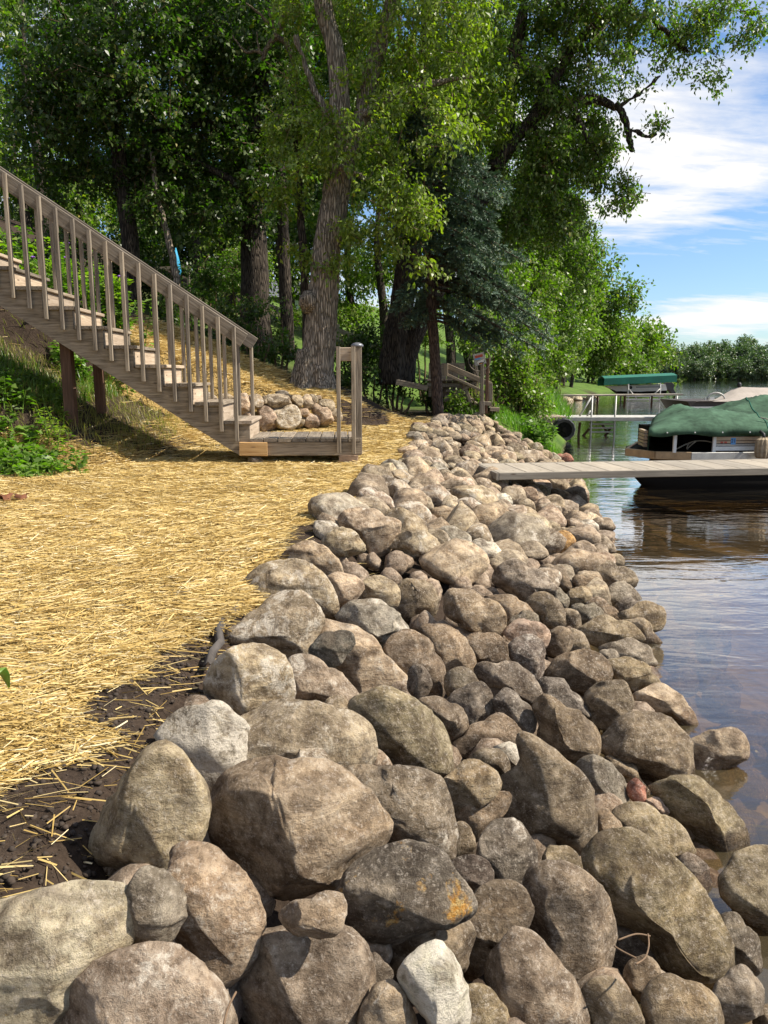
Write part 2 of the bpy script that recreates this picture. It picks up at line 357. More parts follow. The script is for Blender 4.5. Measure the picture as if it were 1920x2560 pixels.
M['straw'] = mat_straw('straw', [(0.0, (0.17, 0.10, 0.03)), (0.2, (0.39, 0.255, 0.072)), (0.52, (0.60, 0.425, 0.142)), (0.82, (0.73, 0.575, 0.27)), (1.0, (0.86, 0.80, 0.64))])
M['dock'] = mat_wood('grey_dock_decking', (0.36, 0.32, 0.26), (0.27, 0.24, 0.19), (0.44, 0.40, 0.33))
M['dock_side'] = mat_wood('dock_fascia', (0.25, 0.225, 0.185), (0.18, 0.16, 0.13), (0.32, 0.29, 0.24))
M['alu'] = simple('dull_aluminium', (0.36, 0.35, 0.32), 0.5, 0.3, 8, 0.2)
M['white'] = simple('white_paint', (0.72, 0.71, 0.67), 0.45, 0, 6, 0.12)
M['white_dock'] = simple('pale_dock_planks', (0.50, 0.48, 0.43), 0.6, 0, 9, 0.12)
M['green'] = simple('green_canvas', (0.062, 0.118, 0.072), 0.9, 0, 2.6, 0.5, 0.5, 0.02, 0.15)
M['hoop'] = simple('rusty_hoop', (0.20, 0.17, 0.13), 0.8, 0, 20, 0.3)
M['green_lift'] = simple('teal_canopy', (0.008, 0.135, 0.085), 0.7, 0, 2.0, 0.2)
M['beige'] = simple('beige_canvas', (0.36, 0.31, 0.26), 0.85, 0, 3.0, 0.2, 0.5, 0.02)
M['brown_cv'] = simple('brown_canvas_edge', (0.045, 0.034, 0.028), 0.8, 0, 4, 0.2)
M['black'] = simple('black_rubber', (0.012, 0.012, 0.013), 0.6, 0, 12, 0.4, 0.5, 0.006)
M['hull_dark'] = simple('dark_hull', (0.012, 0.011, 0.010), 0.9, 0, spec=0.1)  # near black takes in the shade beneath the boat and dock
M['tan_panel'] = simple('tan_stripe', (0.46, 0.34, 0.22), 0.5, 0, 8, 0.15)
M['vinyl'] = simple('tan_vinyl_rubrail', (0.40, 0.27, 0.14), 0.6, 0, 10, 0.25)
M['paver'] = simple('concrete_paver', (0.38, 0.26, 0.175), 0.9, 0, 26, 0.25, 0.6, 0.006)
M['cap'] = simple('grey_cap', (0.16, 0.16, 0.17), 0.35, 0.3)
M['blue'] = simple('blue_cloth', (0.02, 0.28, 0.48), 0.7, 0, 5, 0.2)
M['sticker'] = simple('blue_sticker', (0.10, 0.30, 0.62), 0.5)
M['ink'] = simple('ink', (0.015, 0.015, 0.02), 0.6)
M['red_ink'] = simple('red_ink', (0.45, 0.07, 0.04), 0.6)
M['orange'] = simple('orange_petals', (0.60, 0.20, 0.03), 0.7)
M['purple'] = simple('purple_petals', (0.24, 0.10, 0.42), 0.7)
M['fender'] = simple('dirty_fender', (0.34, 0.26, 0.16), 0.8, 0, 14, 0.4, 0.6, 0.01)
M['fabric'] = simple('grey_landscape_fabric', (0.075, 0.064, 0.055), 0.95, 0, 20, 0.3)
M['rope'] = simple('pale_rope', (0.5, 0.45, 0.36), 0.9)
M['dead_leaf'] = simple('brown_leaf', (0.16, 0.055, 0.02), 0.8, 0, 30, 0.3)
M['house'] = simple('pale_house_siding', (0.62, 0.66, 0.70), 0.7, 0, 2, 0.1)
M['twig'] = simple('twig_brown', (0.16, 0.10, 0.055), 0.9, 0, 30, 0.3)
# ------------------------------------------------------------------ terrain
XE = ([-30, 0, 1.24, 1.8, 3.15, 4.8, 7.76, 11, 12.5, 14, 16, 20, 30, 45, 60, 80, 120, 205, 400], [-0.9, -.74, -.70, -.64, -.60, -.28, .16, .52, 1.1, 2.0, 2.6, 3.6, 5.4, 7.6, 13, 22, 37, 60, 100])
XW = ([-30, 0, 2.19, 3, 4.15, 5.66, 7.5, 10.2, 13.3, 16, 20, 30, 45, 60, 80, 120, 160, 205, 400], [0.9, .92, 1.03, 1.29, 1.54, 1.84, 2.28, 2.5, 3.0, 3.7, 4.8, 6.9, 9.6, 16, 26, 42, 56, 72, 110])
XF = ([-30, 5, 6.8, 7.4, 7.9, 9.5, 12], [-5.4, -4.7, -4.1, -3.5, -2.5, -2.3, -2.3])
XC = ([10, 14, 16, 20, 30, 45, 60, 80, 120, 205, 400], [-1.4, -.8, .1, 1.4, 3.2, 5.6, 11, 20, 35, 58, 98])
WATER = -0.55
def xe(y): return np.interp(y, *XE)
def xw(y): return np.interp(y, *XW)
def banktop(x, y):
    x = np.asarray(x, float); y = np.asarray(y, float)
    zp = 0.2 * sstep(8.5, 12, y); a, b = xe(y), xw(y); s = (x - a) / (b - a)
    t = np.clip(s, 0, 1); prof = 0.75 * t + 0.25 * t * t
    z = zp - (zp - WATER) * prof
    return np.where(s > 1, np.maximum(WATER - 0.30 * (x - b), -2.6), z)
WA, WB = np.array([-3.1, 10.05]), np.array([-0.62, 11.15])
wd = (WB - WA) / np.linalg.norm(WB - WA); wn = np.array([-wd[1], wd[0]])
def hmap(x, y, base=True):
    x = np.asarray(x, float); y = np.asarray(y, float)
    zp = 0.2 * sstep(8.5, 12, y); a = xe(y); b = xw(y)
    low = banktop(x, y)
    if base: low = low - 0.16 * sstep(0.0, 0.25, x - a) * (y < 13.6)
    lA = np.maximum(0, np.interp(y, *XF) - x); hA = low + np.minimum(0.56 * lA, 1.2 + 0.45 * lA) * 1.0
    hB = np.where(x < 0.6, (0.60 + 0.42 * np.maximum(0, -(x + 1.3)) + 0.10 * (y - 11.2)) * (1 - sstep(-1.0, 0.5, x)) + low * sstep(-1.0, 0.5, x), low)
    lC = np.maximum(0, np.interp(y, *XC) - x); hC = low + 0.40 * lC * (1 - 0.35 * sstep(8, 40, lC))
    sd = (x - WA[0]) * wn[0] + (y - WA[1]) * wn[1]
    wB = sstep(0.02, 0.22, sd); wC = sstep(12.8, 15.0, y)
    h = (hA * (1 - wB) + hB * wB) * (1 - wC) + hC * wC
    h = 11 * np.tanh(h / 11) if False else np.where(h > 9, 9 + 3 * np.tanh((h - 9) / 6), h)
    far = np.clip(0.12 * (y - 208 - 0.06 * x), -3, 3)
    return np.maximum(h, far)
def hnoise(x, y):
    P = np.stack([x, y, 0 * x], -1); return 0.018 * snoise(P, 3.0, 2, 3)
def strawmask(x, y):
    P = np.stack([x, y, 0 * x], -1); n = snoise(P, 2.6, 5, 3) * 0.11 + snoise(P, 10.0, 9, 2) * 0.08
    soilw = 0.035 + 0.11 * sstep(1.8, 1.2, y) + 0.045 * np.exp(-((y - 2.3) / .3) ** 2)
    soilw = np.where(y > 4.2, 0.03, soilw)
    m = sstep(-0.06, 0.08, xe(y) - soilw - x + n)
    sd = (x - WA[0]) * wn[0] + (y - WA[1]) * wn[1]
    lA = np.interp(y, *XF) - x
    m = m * np.where(sd < 0, 1 - sstep(0.25, 0.6, lA + 2 * n), 1)
    m = m * np.where(sd > 0, sstep(-3.9, -3.2, x + 2 * n), 1)
    m = m * (1 - 0.55 * ((x > -3.5) & (x < -1.5) & (y > 8.15) & (y < 9.7)) * sstep(-1.5, -1.9, x))
    top = 12.45 + np.clip(-(x + 1.4), 0, 9) * 0.36
    m = m * (1 - sstep(-0.1, 0.25, y - top + 3 * n)) * (1 - sstep(12.1, 12.7, y + 3 * n) * (x > -1.2))
    m = m * (1 - sstep(-0.9, -0.5, x) * (1 - sstep(0.0, 0.35, x + 0.12)) * sstep(10.7, 11.6, y + 4 * n))
    return m
def grow(a, b, first, ratio):
    out = [a]; s = first
    while out[-1] < b: out.append(out[-1] + s); s *= ratio
    return out
xs = np.array(sorted([-x for x in grow(5.2, 140, 0.12, 1.12)] + list(np.arange(-5.14, 5.1, 0.075)) + grow(5.2, 420, 0.12, 1.10)))
ys = np.array(sorted([-y for y in grow(0.6, 40, 0.2, 1.25)] + list(np.arange(-0.5, 15.9, 0.085)) + grow(16, 420, 0.12, 1.055)))
X, Y = np.meshgrid(xs, ys); Z = hmap(X, Y) + hnoise(X, Y)
nx, ny = len(xs), len(ys)
idx = np.arange(nx * ny).reshape(ny, nx)
fq = np.stack([idx[:-1, :-1], idx[:-1, 1:], idx[1:, 1:], idx[1:, :-1]], -1).reshape(-1, 4)
ground = mesh_np('ground', np.stack([X, Y, Z], -1).reshape(-1, 3), fq, M['ground'], loc=(0, 0, 0), smooth=True)
sm = strawmask(X, Y)
gm = np.clip(sstep(14.5, 18, Y) * sstep(-9, -3, X - np.interp(Y, *XC)) * (Z > -0.5), 0, 1) + ((Y > 12.2) & (Y < 18) & (X > xe(Y) - 0.3) & (Z > -0.54)) * 1.0
gm = np.clip(gm + (Y > 40) * (Z > -.5), 0, 1)
for nm, arr in (('straw', sm), ('grass', gm)):
    at_ = ground.data.attributes.new(nm, 'FLOAT', 'POINT'); at_.data.foreach_set('value', arr.astype(np.float32).ravel())
tag(ground, kind='structure')
wv = np.array([[-2, -30, WATER], [420, -30, WATER], [420, 330, WATER], [-2, 330, WATER]])
tag(mesh_np('lake', wv, np.array([[0, 1, 2, 3]]), M['water'], loc=(0, 0, WATER)), kind='structure')

# ------------------------------------------------------------------ boulders
VIEW = dict(A=(0, 1900, 1.728), B=(960, 1900, 1.728), C=(400, 1300, 2.074), D=(1120, 1250, 2.074), E=(800, 1020, 2.37), G=(450, 2050, 3.318),
            H=(900, 2050, 3.318), I=(1350, 2050, 2.911), J=(200, 1700, 3.318), K=(650, 1700, 3.318), L=(1100, 1700, 3.318), M=(1450, 1700, 3.53))
TINT = dict(tan=(.37, .285, .19), brown=(.25, .19, .14), dark=(.135, .108, .088), pink=(.41, .29, .215), pale=(.50, .43, .31), grey=(.27, .245, .21),
            white=(.62, .56, .47), olive=(.33, .275, .175), orange=(.46, .27, .10), red=(.36, .15, .11), pinkbrown=(.31, .24, .18), slate=(.10, .10, .088))
GB = 'boulders of the lakeside riprap bank'
# view, outline, tint, pale crust, lift, cuts [(normal in view axes), depth], label
RK = []
def rk(view, pts, tint, pale=0.5, lift=0.0, cuts=(), label=None, thick=0.8, lichen=0.0): RK.append((view, pts, tint, pale, lift, cuts, label, thick, lichen))
rk('A', [(-150,700),(0,655),(150,600),(330,588),(480,605),(530,680),(545,800),(470,880),(380,960),(290,1060),(250,1150),(230,1300),(-150,1300)], 'pale', .25, 0, [((.1,.35,.93),.62)], 'large smooth pale tan boulder cut by the bottom left corner', .7)
rk('A', [(510,640),(560,550),(625,470),(690,500),(735,570),(770,680),(755,760),(690,830),(600,848),(540,800),(512,720)], 'grey', .25, .10, [((.45,.45,.77),.50),((-.75,-.25,.6),.45),((.0,-.85,.5),.5)], 'small dark grey egg shaped stone wedged beside the pink boulder')
rk('A', [(695,440),(760,402),(850,415),(960,490),(1080,580),(1125,660),(1120,780),(1090,900),(1040,960),(960,992),(880,960),(800,890),(760,760),(740,560)], 'pink', .45, .05, [((.5,.4,.76),.55),((-.55,-.5,.66),.55)], 'upright pinkish granite boulder right of the dark egg shaped stone')
rk('A', [(360,440),(400,300),(480,180),(570,60),(640,-40),(700,-68),(760,-30),(830,50),(885,150),(885,260),(850,350),(800,420),(700,480),(640,560),(540,545),(440,520),(372,490)], 'tan', .3, .06, [((.25,.1,.96),.68),((-.7,.2,.68),.62)], 'tall smooth tan boulder standing at the edge of the straw')
rk('A', [(815,400),(850,330),(880,220),(940,130),(1050,90),(1180,62),(1330,60),(1430,90),(1550,180),(1640,270),(1688,327),(1640,400),(1540,480),(1400,570),(1300,620),(1180,650),(1120,650),(1000,560),(880,440)], 'brown', .2, .09, [((.42,.28,.86),.40),((-.78,-.12,.60),.16),((.05,.92,.38),.62),((-.2,-.9,.4),.62)], 'largest brown boulder with a sharp ridge between lit and shaded faces')
rk('A', [(300,1010),(400,900),(500,860),(680,850),(780,890),(880,980),(945,1030),(960,1141),(950,1300),(250,1300),(260,1120)], 'pinkbrown', .5, 0, [((.1,.5,.86),.6)], 'brown granite boulder with a white mottled rim at the bottom edge')
rk('G', [(480,1600),(400,1450),(480,1340),(620,1120),(660,990),(800,985),(1100,1010),(1280,960),(1420,1000),(1520,1090),(1570,1250),(1570,1450),(1510,1600),(1400,1750),(600,1750)], 'brown', .4, -.03, [((.1,.6,.8),.6)], 'broad dusty brown boulder under the small perched stone')
rk('G', [(820,840),(900,740),(1080,690),(1250,640),(1330,660),(1360,760),(1330,880),(1240,965),(1050,960),(900,930)], 'brown', .35, .12, [((.3,.6,.74),.5),((-.1,-.7,.7),.55)], 'small loaf shaped stone perched on the broad dusty boulder')
rk('H', [(-170,780),(-150,560),(-100,460),(60,350),(250,260),(450,240),(600,270),(720,360),(800,480),(900,620),(960,720),(900,800),(780,870),(600,940),(420,1020),(200,1050),(-30,1030),(-140,920)], 'dark', .25, .08, [((.25,.45,.86),.5),((-.55,-.6,.58),.55),((.2,-.85,.5),.55)], 'dark brown boulder with orange and yellow lichen patches', .75, 1.0)
rk('H', [(200,1150),(350,1060),(600,960),(830,870),(920,930),(945,1020),(900,1120),(840,1260),(700,1330),(400,1300),(200,1250)], 'brown', .3, -.04, [], 'brown stone tucked under the lichen spotted boulder')
rk('H', [(870,1390),(830,1260),(860,1050),(850,860),(950,670),(1080,580),(1250,560),(1350,610),(1430,760),(1440,850),(1380,980),(1200,1100),(1100,1200),(940,1390)], 'brown', .3, 0, [((.35,.35,.87),.55)], 'smooth brown boulder with small pits beside the lichen spotted boulder')
rk('H', [(330,1330),(390,1200),(520,1110),(650,1078),(720,1120),(800,1250),(850,1390),(910,1560),(910,1700),(880,1800),(640,1800),(560,1660),(480,1540),(370,1430)], 'white', .9, .06, [((.55,.2,.81),.55),((-.6,.2,.77),.6)], 'brightest white speckled granite stone at the bottom edge')
rk('H', [(80,1140),(130,1120),(190,1200),(260,1350),(200,1400),(120,1420),(70,1300)], 'dark', .2, -.02, [((.3,.2,.93),.4)], 'thin dark wedge of stone left of the white speckled stone')
rk('H', [(0,1692),(60,1520),(150,1410),(260,1390),(350,1480),(420,1620),(450,1800),(0,1800)], 'brown', .35, 0, [((.5,.4,.77),.5)], 'olive brown stone cut by the bottom edge left of the white speckled stone')
rk('H', [(880,1410),(980,1400),(1070,1430),(1150,1520),(1240,1680),(1260,1800),(900,1800)], 'olive', .3, 0, [((.2,.4,.9),.5)], 'greenish brown stone behind the white speckled stone at the bottom')
rk('H', [(1080,1420),(1110,1280),(1220,1080),(1300,980),(1390,985),(1500,1060),(1600,1170),(1700,1300),(1850,1550),(1900,1750),(1300,1800),(1150,1560)], 'pinkbrown', .85, .03, [((.55,.45,.7),.5),((-.6,.1,.79),.6)], 'tapering salt and pepper granite boulder at the bottom edge')
rk('B', [(610,590),(650,500),(720,470),(860,500),(930,560),(990,670),(1010,760),(980,860),(900,950),(840,985),(760,900),(680,800),(640,700)], 'brown', .35, .03, [((.4,.3,.86),.6)], 'rounded brown boulder between the pitted boulder and the long slab')
rk('B', [(690,470),(720,380),(760,385),(850,440),(905,500),(900,560),(800,560),(690,540)], 'olive', .4, 0, [((.3,.7,.64),.4)], 'pale rimmed stone shelf peeking over the rounded brown boulder')
rk('I', [(340,330),(470,175),(620,165),(780,170),(880,250),(1050,390),(1180,520),(1250,660),(1340,830),(1420,1000),(1440,1140),(1380,1230),(1270,1280),(1100,1230),(950,1130),(850,980),(700,860),(560,790),(500,640),(400,470)], 'olive', .25, .05, [((.45,.42,.79),.38),((-.62,-.55,.56),.42),((-.7,.45,.55),.6)], 'very large flat olive brown slab leaning down toward the water', .7)
rk('I', [(1010,330),(1100,270),(1170,300),(1230,420),(1250,560),(1200,620),(1120,480)], 'dark', .25, -.02, [((.5,.2,.84),.4)], 'thin dark slab squeezed between the olive slab and the lake')
rk('I', [(1330,480),(1400,390),(1500,300),(1600,265),(1750,280),(1850,500),(1850,900),(1700,1150),(1600,1080),(1560,800),(1420,640),(1350,600)], 'olive', .2, .05, [((.2,.7,.68),.5),((-.5,-.2,.84),.6)], 'tan boulder with a broken front face at the right edge')
rk('I', [(1320,720),(1430,685),(1500,790),(1560,830),(1610,980),(1590,1130),(1480,1110),(1400,950),(1350,830)], 'grey', .3, .05, [((.3,.5,.81),.35),((.8,-.1,.6),.5)], 'narrow notched grey stone leaning near the right edge')
rk('I', [(1280,1270),(1380,1180),(1510,1110),(1600,1200),(1659,1270),(1620,1400),(1550,1500),(1380,1500),(1310,1380)], 'grey', .25, .03, [((-.4,.5,.76),.45),((.7,.2,.68),.5)], 'grey brown angular stone in the bottom right corner')
rk('I', [(310,1280),(380,1200),(470,1172),(580,1210),(660,1290),(720,1400),(760,1500),(420,1550),(380,1400)], 'tan', .2, .03, [((.2,.5,.84),.6)], 'rounded sandy tan stone at the bottom edge')
rk('I', [(760,1290),(850,1210),(970,1160),(1080,1220),(1220,1270),(1310,1370),(1350,1484),(1340,1600),(850,1600),(770,1420)], 'olive', .3, .04, [((.3,.5,.81),.5)], 'olive brown boulder cut by the bottom edge right of the sandy stone')
rk('I', [(620,1110),(700,1020),(770,1000),(850,1060),(890,1140),(960,1170),(850,1220),(760,1290),(740,1340),(650,1250)], 'brown', .2, 0, [((.2,.5,.84),.4)], 'small brown stone with roots above the sandy tan stone')
rk('I', [(1580,1484),(1600,1400),(1700,1360),(1800,1400),(1800,1550),(1600,1550)], 'brown', .2, 0, [], None)
rk('K', [(600,840),(760,795),(1000,788),(1340,800),(1480,850),(1540,950),(1590,1150),(1600,1400),(1595,1500),(1540,1510),(1300,1450),(1050,1300),(900,1150),(760,950)], 'pinkbrown', .9, .05, [((.35,.4,.85),.5),((-.35,-.6,.72),.55),((.85,.0,.5),.62)], 'whitish mottled boulder right of the ridged brown boulder')
rk('B', [(295,290),(340,270),(380,320),(390,370),(360,430),(310,430)], 'brown', .35, -.03, [], 'small brown stone wedged right of the whitish mottled boulder')
rk('B', [(410,400),(450,310),(520,275),(580,290),(630,350),(655,440),(630,530),(580,560),(510,550),(440,480)], 'dark', .35, .02, [((.3,.3,.9),.6)], 'dark rough rounded boulder above the pitted brown boulder')
rk('B', [(290,460),(350,428),(420,430),(470,490),(460,550),(390,600),(330,540)], 'dark', .2, 0, [((.2,.6,.77),.5)], 'small dark rough stone above the lichen spotted boulder')
rk('L', [(0,870),(100,790),(400,745),(460,790),(500,900),(500,950),(300,1050),(110,1110),(60,1050),(10,950)], 'tan', .4, .06, [((.5,.25,.83),.35),((-.45,-.45,.77),.3),((0,.95,.3),.55)], 'blocky angular brown stone above a tan wedge', .8)
rk('L', [(120,1140),(380,1010),(500,950),(570,955),(590,1000),(550,1110),(440,1180),(360,1290),(300,1330),(240,1250)], 'tan', .45, .0, [((.4,.5,.77),.35)], 'tan wedge shaped stone under the blocky angular stone')
rk('L', [(520,870),(640,780),(740,730),(640,560),(650,490),(760,490),(880,580),(1020,680),(1120,750),(1230,880),(1290,1080),(1320,1250),(1310,1400),(1230,1500),(1150,1480),(900,1380),(720,1300),(600,1190),(550,1150)], 'pinkbrown', .3, .06, [((.3,.3,.9),.55),((-.7,.3,.64),.5),((.0,-.85,.52),.65)], 'big smooth pinkish brown boulder in the middle of the bank')
rk('L', [(490,590),(560,540),(640,570),(710,640),(730,710),(690,760),(580,820),(560,700)], 'white', .5, .05, [((.5,.5,.7),.4)], 'small whitish grey stone beside a round brown stone')
rk('L', [(260,680),(310,600),(420,585),(520,610),(570,700),(560,800),(510,870),(430,760),(270,750)], 'brown', .3, .04, [], 'round brown stone left of the small whitish grey stone')
rk('L', [(80,550),(200,470),(370,360),(490,290),(570,330),(640,400),(690,480),(620,540),(500,580),(300,600),(250,650),(160,600)], 'brown', .3, 0, [((.2,.5,.84),.45)], 'long brown stone lying behind the round brown stone')
rk('L', [(800,260),(890,140),(1000,200),(1060,260),(1150,270),(1250,360),(1330,460),(1350,560),(1320,640),(1200,690),(1120,740),(950,640),(850,560),(870,400),(820,330)], 'tan', .55, .06, [((.35,.4,.85),.35),((-.9,-.05,.42),.35),((0,-.8,.6),.5)], 'pale angular boulder with dark gouges and a pointed top')
rk('L', [(1140,770),(1180,700),(1290,640),(1390,690),(1490,790),(1560,900),(1560,990),(1470,1060),(1390,1100),(1300,1060),(1240,900)], 'grey', .4, .02, [((.35,.45,.82),.5)], 'grey brown boulder right of the big smooth pinkish boulder')
rk('L', [(1310,1100),(1370,1085),(1450,1150),(1520,1250),(1530,1340),(1450,1400),(1320,1400),(1300,1250)], 'tan', .4, .02, [((.5,.4,.77),.5)], 'small teardrop stone right of the big smooth pinkish boulder')
rk('M', [(200,660),(230,560),(350,430),(480,350),(640,330),(780,360),(900,470),(990,600),(1040,720),(1060,880),(950,910),(830,930),(700,990),(600,920),(500,850),(400,760),(270,700)], 'pinkbrown', .2, .05, [((.25,.4,.88),.55),((-.2,-.8,.56),.45)], 'big dome shaped brown boulder next to the wet rock')
rk('M', [(470,150),(600,80),(740,40),(830,110),(940,220),(1010,330),(1040,450),(1040,500),(980,530),(900,440),(780,360),(700,330),(580,210),(480,190)], 'pink', .3, .02, [((.45,.4,.8),.5),((-.4,-.6,.69),.4)], 'pale pink boulder at the waterline behind the dome shaped boulder')
rk('M', [(60,200),(150,90),(280,20),(380,20),(430,100),(460,190),(420,300),(330,400),(230,430),(130,390),(80,300)], 'pinkbrown', .25, .03, [((.2,.35,.91),.5)], 'flat faced mauve brown boulder left of the pale pink one')
rk('M', [(990,560),(1100,510),(1240,455),(1390,450),(1470,510),(1490,580),(1480,680),(1400,740),(1250,800),(1100,850),(1050,830),(1020,650)], 'pink', .15, .08, [((.2,.5,.84),.5),((.15,-.55,.82),.5)], 'wet shining rock lying alone in the shallow water', .7)
rk('M', [(660,1010),(780,940),(900,905),(1060,895),(1180,990),(1280,1090),(1400,1220),(1470,1350),(1470,1480),(1380,1600),(1250,1620),(1150,1500),(1000,1380),(850,1230),(760,1100)], 'olive', .25, .07, [((.55,.38,.74),.35),((-.75,-.3,.58),.12)], 'two faced boulder half lit and half shaded at the waterline')
rk('M', [(280,1190),(480,1120),(600,1130),(720,1220),(850,1260),(940,1370),(960,1412),(1000,1500),(900,1600),(700,1560),(480,1430),(380,1300)], 'olive', .25, .02, [((.2,.6,.77),.5)], 'low brown boulder behind the large olive slab')
rk('M', [(440,930),(500,880),(545,920),(580,1030),(590,1120),(540,1110),(470,1060)], 'red', .3, .04, [], 'small reddish upright stone among brown boulders')
rk('M', [(590,1060),(650,1050),(740,1110),(785,1180),(760,1220),(660,1150),(600,1110)], 'pink', .2, .03, [], 'small pale pink stone right of the reddish stone')
rk('M', [(210,690),(280,680),(400,760),(520,870),(600,950),(690,1070),(620,1060),(560,960),(430,850),(300,780)], 'brown', .3, -.03, [], 'long thin brown stone under the dome shaped boulder')
rk('J', [(640,500),(760,330),(880,245),(1010,230),(1110,192),(1180,210),(1260,300),(1380,430),(1450,560),(1470,740),(1350,800),(1200,850),(1100,920),(1030,940),(900,650),(760,560)], 'grey', .85, .03, [((.45,.4,.8),.5),((-.4,.4,.82),.55)], 'white crusted grey boulder behind the tall tan boulder')
rk('K', [(-340,480),(-250,380),(-100,330),(0,290),(120,245),(320,238),(560,260),(720,300),(860,390),(920,520),(910,660),(860,790),(700,800),(590,840),(300,850),(0,830),(-250,800),(-350,650)], 'pinkbrown', .5, .06, [((.05,.75,.66),.5),((.6,.0,.8),.58),((-.3,-.3,.9),.6)], 'broad boulder with a large white patch on its right end')
rk('K', [(120,760),(270,660),(450,580),(530,630),(570,730),(585,840),(400,830),(200,800)], 'brown', .7, .06, [((.2,.5,.84),.4)], 'small speckled stone in front of the white patched boulder')
rk('K', [(750,210),(900,130),(1020,80),(1120,100),(1230,150),(1350,240),(1460,350),(1530,470),(1570,620),(1575,730),(1500,800),(1400,830),(1200,800),(1100,770),(1080,650),(930,560),(870,390),(780,290)], 'olive', .55, .06, [((.35,.4,.85),.58),((-.35,-.5,.79),.62)], 'large olive tan boulder right of the white patched boulder')
rk('K', [(870,770),(910,640),(970,590),(1040,640),(1090,720),(1140,790),(1000,830)], 'brown', .4, .0, [], 'small brown stone between the white patched and olive boulders')
rk('C', [(230,880),(260,800),(340,700),(440,655),(560,690),(650,760),(685,900),(650,970),(540,1020),(440,1080),(380,1050),(280,980)], 'tan', .7, .06, [((.4,.45,.8),.5),((-.65,.1,.75),.5),((0,-.8,.6),.55)], 'rough chunky boulder by the bare soil at the straw edge')
rk('C', [(660,740),(760,710),(860,780),(960,850),(1025,930),(980,990),(850,980),(700,970),(660,950),(680,850)], 'brown', .5, .0, [((.1,.6,.79),.4),((-.1,-.6,.79),.5)], 'brown boulder with a shaded front right of the rough chunky one')
rk('C', [(860,940),(890,920),(970,960),(1000,1010),(900,1000),(850,990)], 'tan', .4, .05, [((.5,.5,.7),.3)], None)
rk('C', [(785,590),(830,545),(950,555),(1060,600),(1150,700),(1230,770),(1300,840),(1290,910),(1180,890),(1080,910),(1020,900),(930,800),(870,740),(800,660)], 'tan', .45, .0, [], 'peanut shaped tan boulder behind the dark slate stone')
rk('C', [(775,700),(800,640),(900,590),(990,590),(1005,640),(960,700),(860,765),(800,740)], 'slate', .2, .08, [((.2,.6,.77),.4),((-.2,-.5,.84),.4)], 'dark slaty stone lying against the peanut shaped boulder')
rk('C', [(340,600),(440,530),(520,460),(620,390),(720,385),(800,450),(840,520),(810,600),(780,690),(720,710),(640,735),(560,690),(440,650),(380,660)], 'brown', .6, .06, [((.25,.5,.83),.55),((-.1,-.7,.7),.55)], 'big brown boulder with dark holes above the rough chunky one')
rk('C', [(420,400),(440,330),(540,240),(640,220),(740,225),(820,270),(880,350),(910,440),(905,520),(840,530),(760,440),(640,400),(540,450),(440,460)], 'tan', .65, .05, [((.2,.7,.68),.5),((.2,-.3,.93),.5)], 'big arched tan boulder behind the boulder with dark holes')
rk('C', [(620,220),(680,150),(750,115),(820,130),(890,180),(945,290),(880,290),(800,250),(720,225)], 'tan', .45, .03, [], 'smooth rounded boulder at the straw edge behind the arched one')
rk('C', [(870,300),(980,292),(1055,340),(1030,390),(960,430),(910,470),(890,380)], 'tan', .5, .02, [], 'pale yellowish stone right of the arched boulder')
rk('C', [(1040,380),(1060,320),(1180,312),(1230,350),(1230,440),(1200,455),(1090,430),(1010,420)], 'tan', .35, .02, [((0,.8,.6),.5)], 'loaf shaped tan stone right of the pale yellowish stone')
rk('C', [(920,510),(980,440),(1070,420),(1180,460),(1260,530),(1305,580),(1210,620),(1170,670),(1100,620),(1000,560)], 'grey', .5, .03, [((.1,.6,.79),.5)], 'grey boulder with a bluish patch above the peanut shaped boulder')
rk('C', [(1165,680),(1210,610),(1290,580),(1360,610),(1430,700),(1475,800),(1475,900),(1430,940),(1330,930),(1290,850),(1230,770)], 'brown', .55, .02, [((.4,.3,.87),.6)], 'brown mottled boulder right of the peanut shaped boulder')
rk('C', [(1290,830),(1330,755),(1390,800),(1400,870),(1340,930),(1295,890)], 'dark', .3, .09, [], None)
rk('C', [(1350,580),(1440,550),(1530,580),(1600,660),(1630,740),(1620,810),(1560,790),(1480,800),(1450,700),(1390,620)], 'tan', .35, .03, [], 'arched tan boulder above the small grey stone')
rk('C', [(1480,830),(1520,780),(1590,775),(1640,840),(1600,880),(1520,930),(1485,880)], 'grey', .4, .03, [], None)
rk('C', [(1340,940),(1400,925),(1500,960),(1590,1020),(1595,1090),(1510,1150),(1440,1050),(1370,990)], 'brown', .35, .03, [((0,-.8,.6),.5)], 'dark brown boulder right of the large olive tan boulder')
rk('D', [(5,1050),(90,980),(180,955),(230,1040),(245,1110),(170,1150),(110,1190),(60,1100)], 'dark', .15, .02, [((.5,.4,.77),.3),((-.5,.2,.84),.3)], 'dark angular stone with a straight edge')
rk('D', [(140,900),(180,850),(260,860),(390,880),(450,940),(480,1000),(460,1080),(400,1040),(330,980),(240,990),(180,940)], 'dark', .3, .02, [((.1,.6,.79),.4)], 'broad dark stone above a cracked dark block')
rk('D', [(240,1040),(300,985),(380,1050),(440,1100),(455,1160),(400,1230),(340,1190),(270,1110)], 'dark', .3, .05, [((.3,.4,.87),.4),((-.7,-.2,.68),.4)], 'cracked dark block in the middle of the bank')
rk('D', [(480,940),(560,930),(640,1000),(710,1080),(740,1130),(640,1090),(540,1050),(470,1020)], 'dark', .35, .0, [], None)
rk('D', [(510,910),(560,840),(640,800),(740,790),(830,850),(850,920),(770,970),(690,1010),(600,950)], 'brown', .4, .04, [((.3,.6,.74),.45),((-.4,-.5,.77),.45)], 'layered brown boulder left of a pale flat boulder')
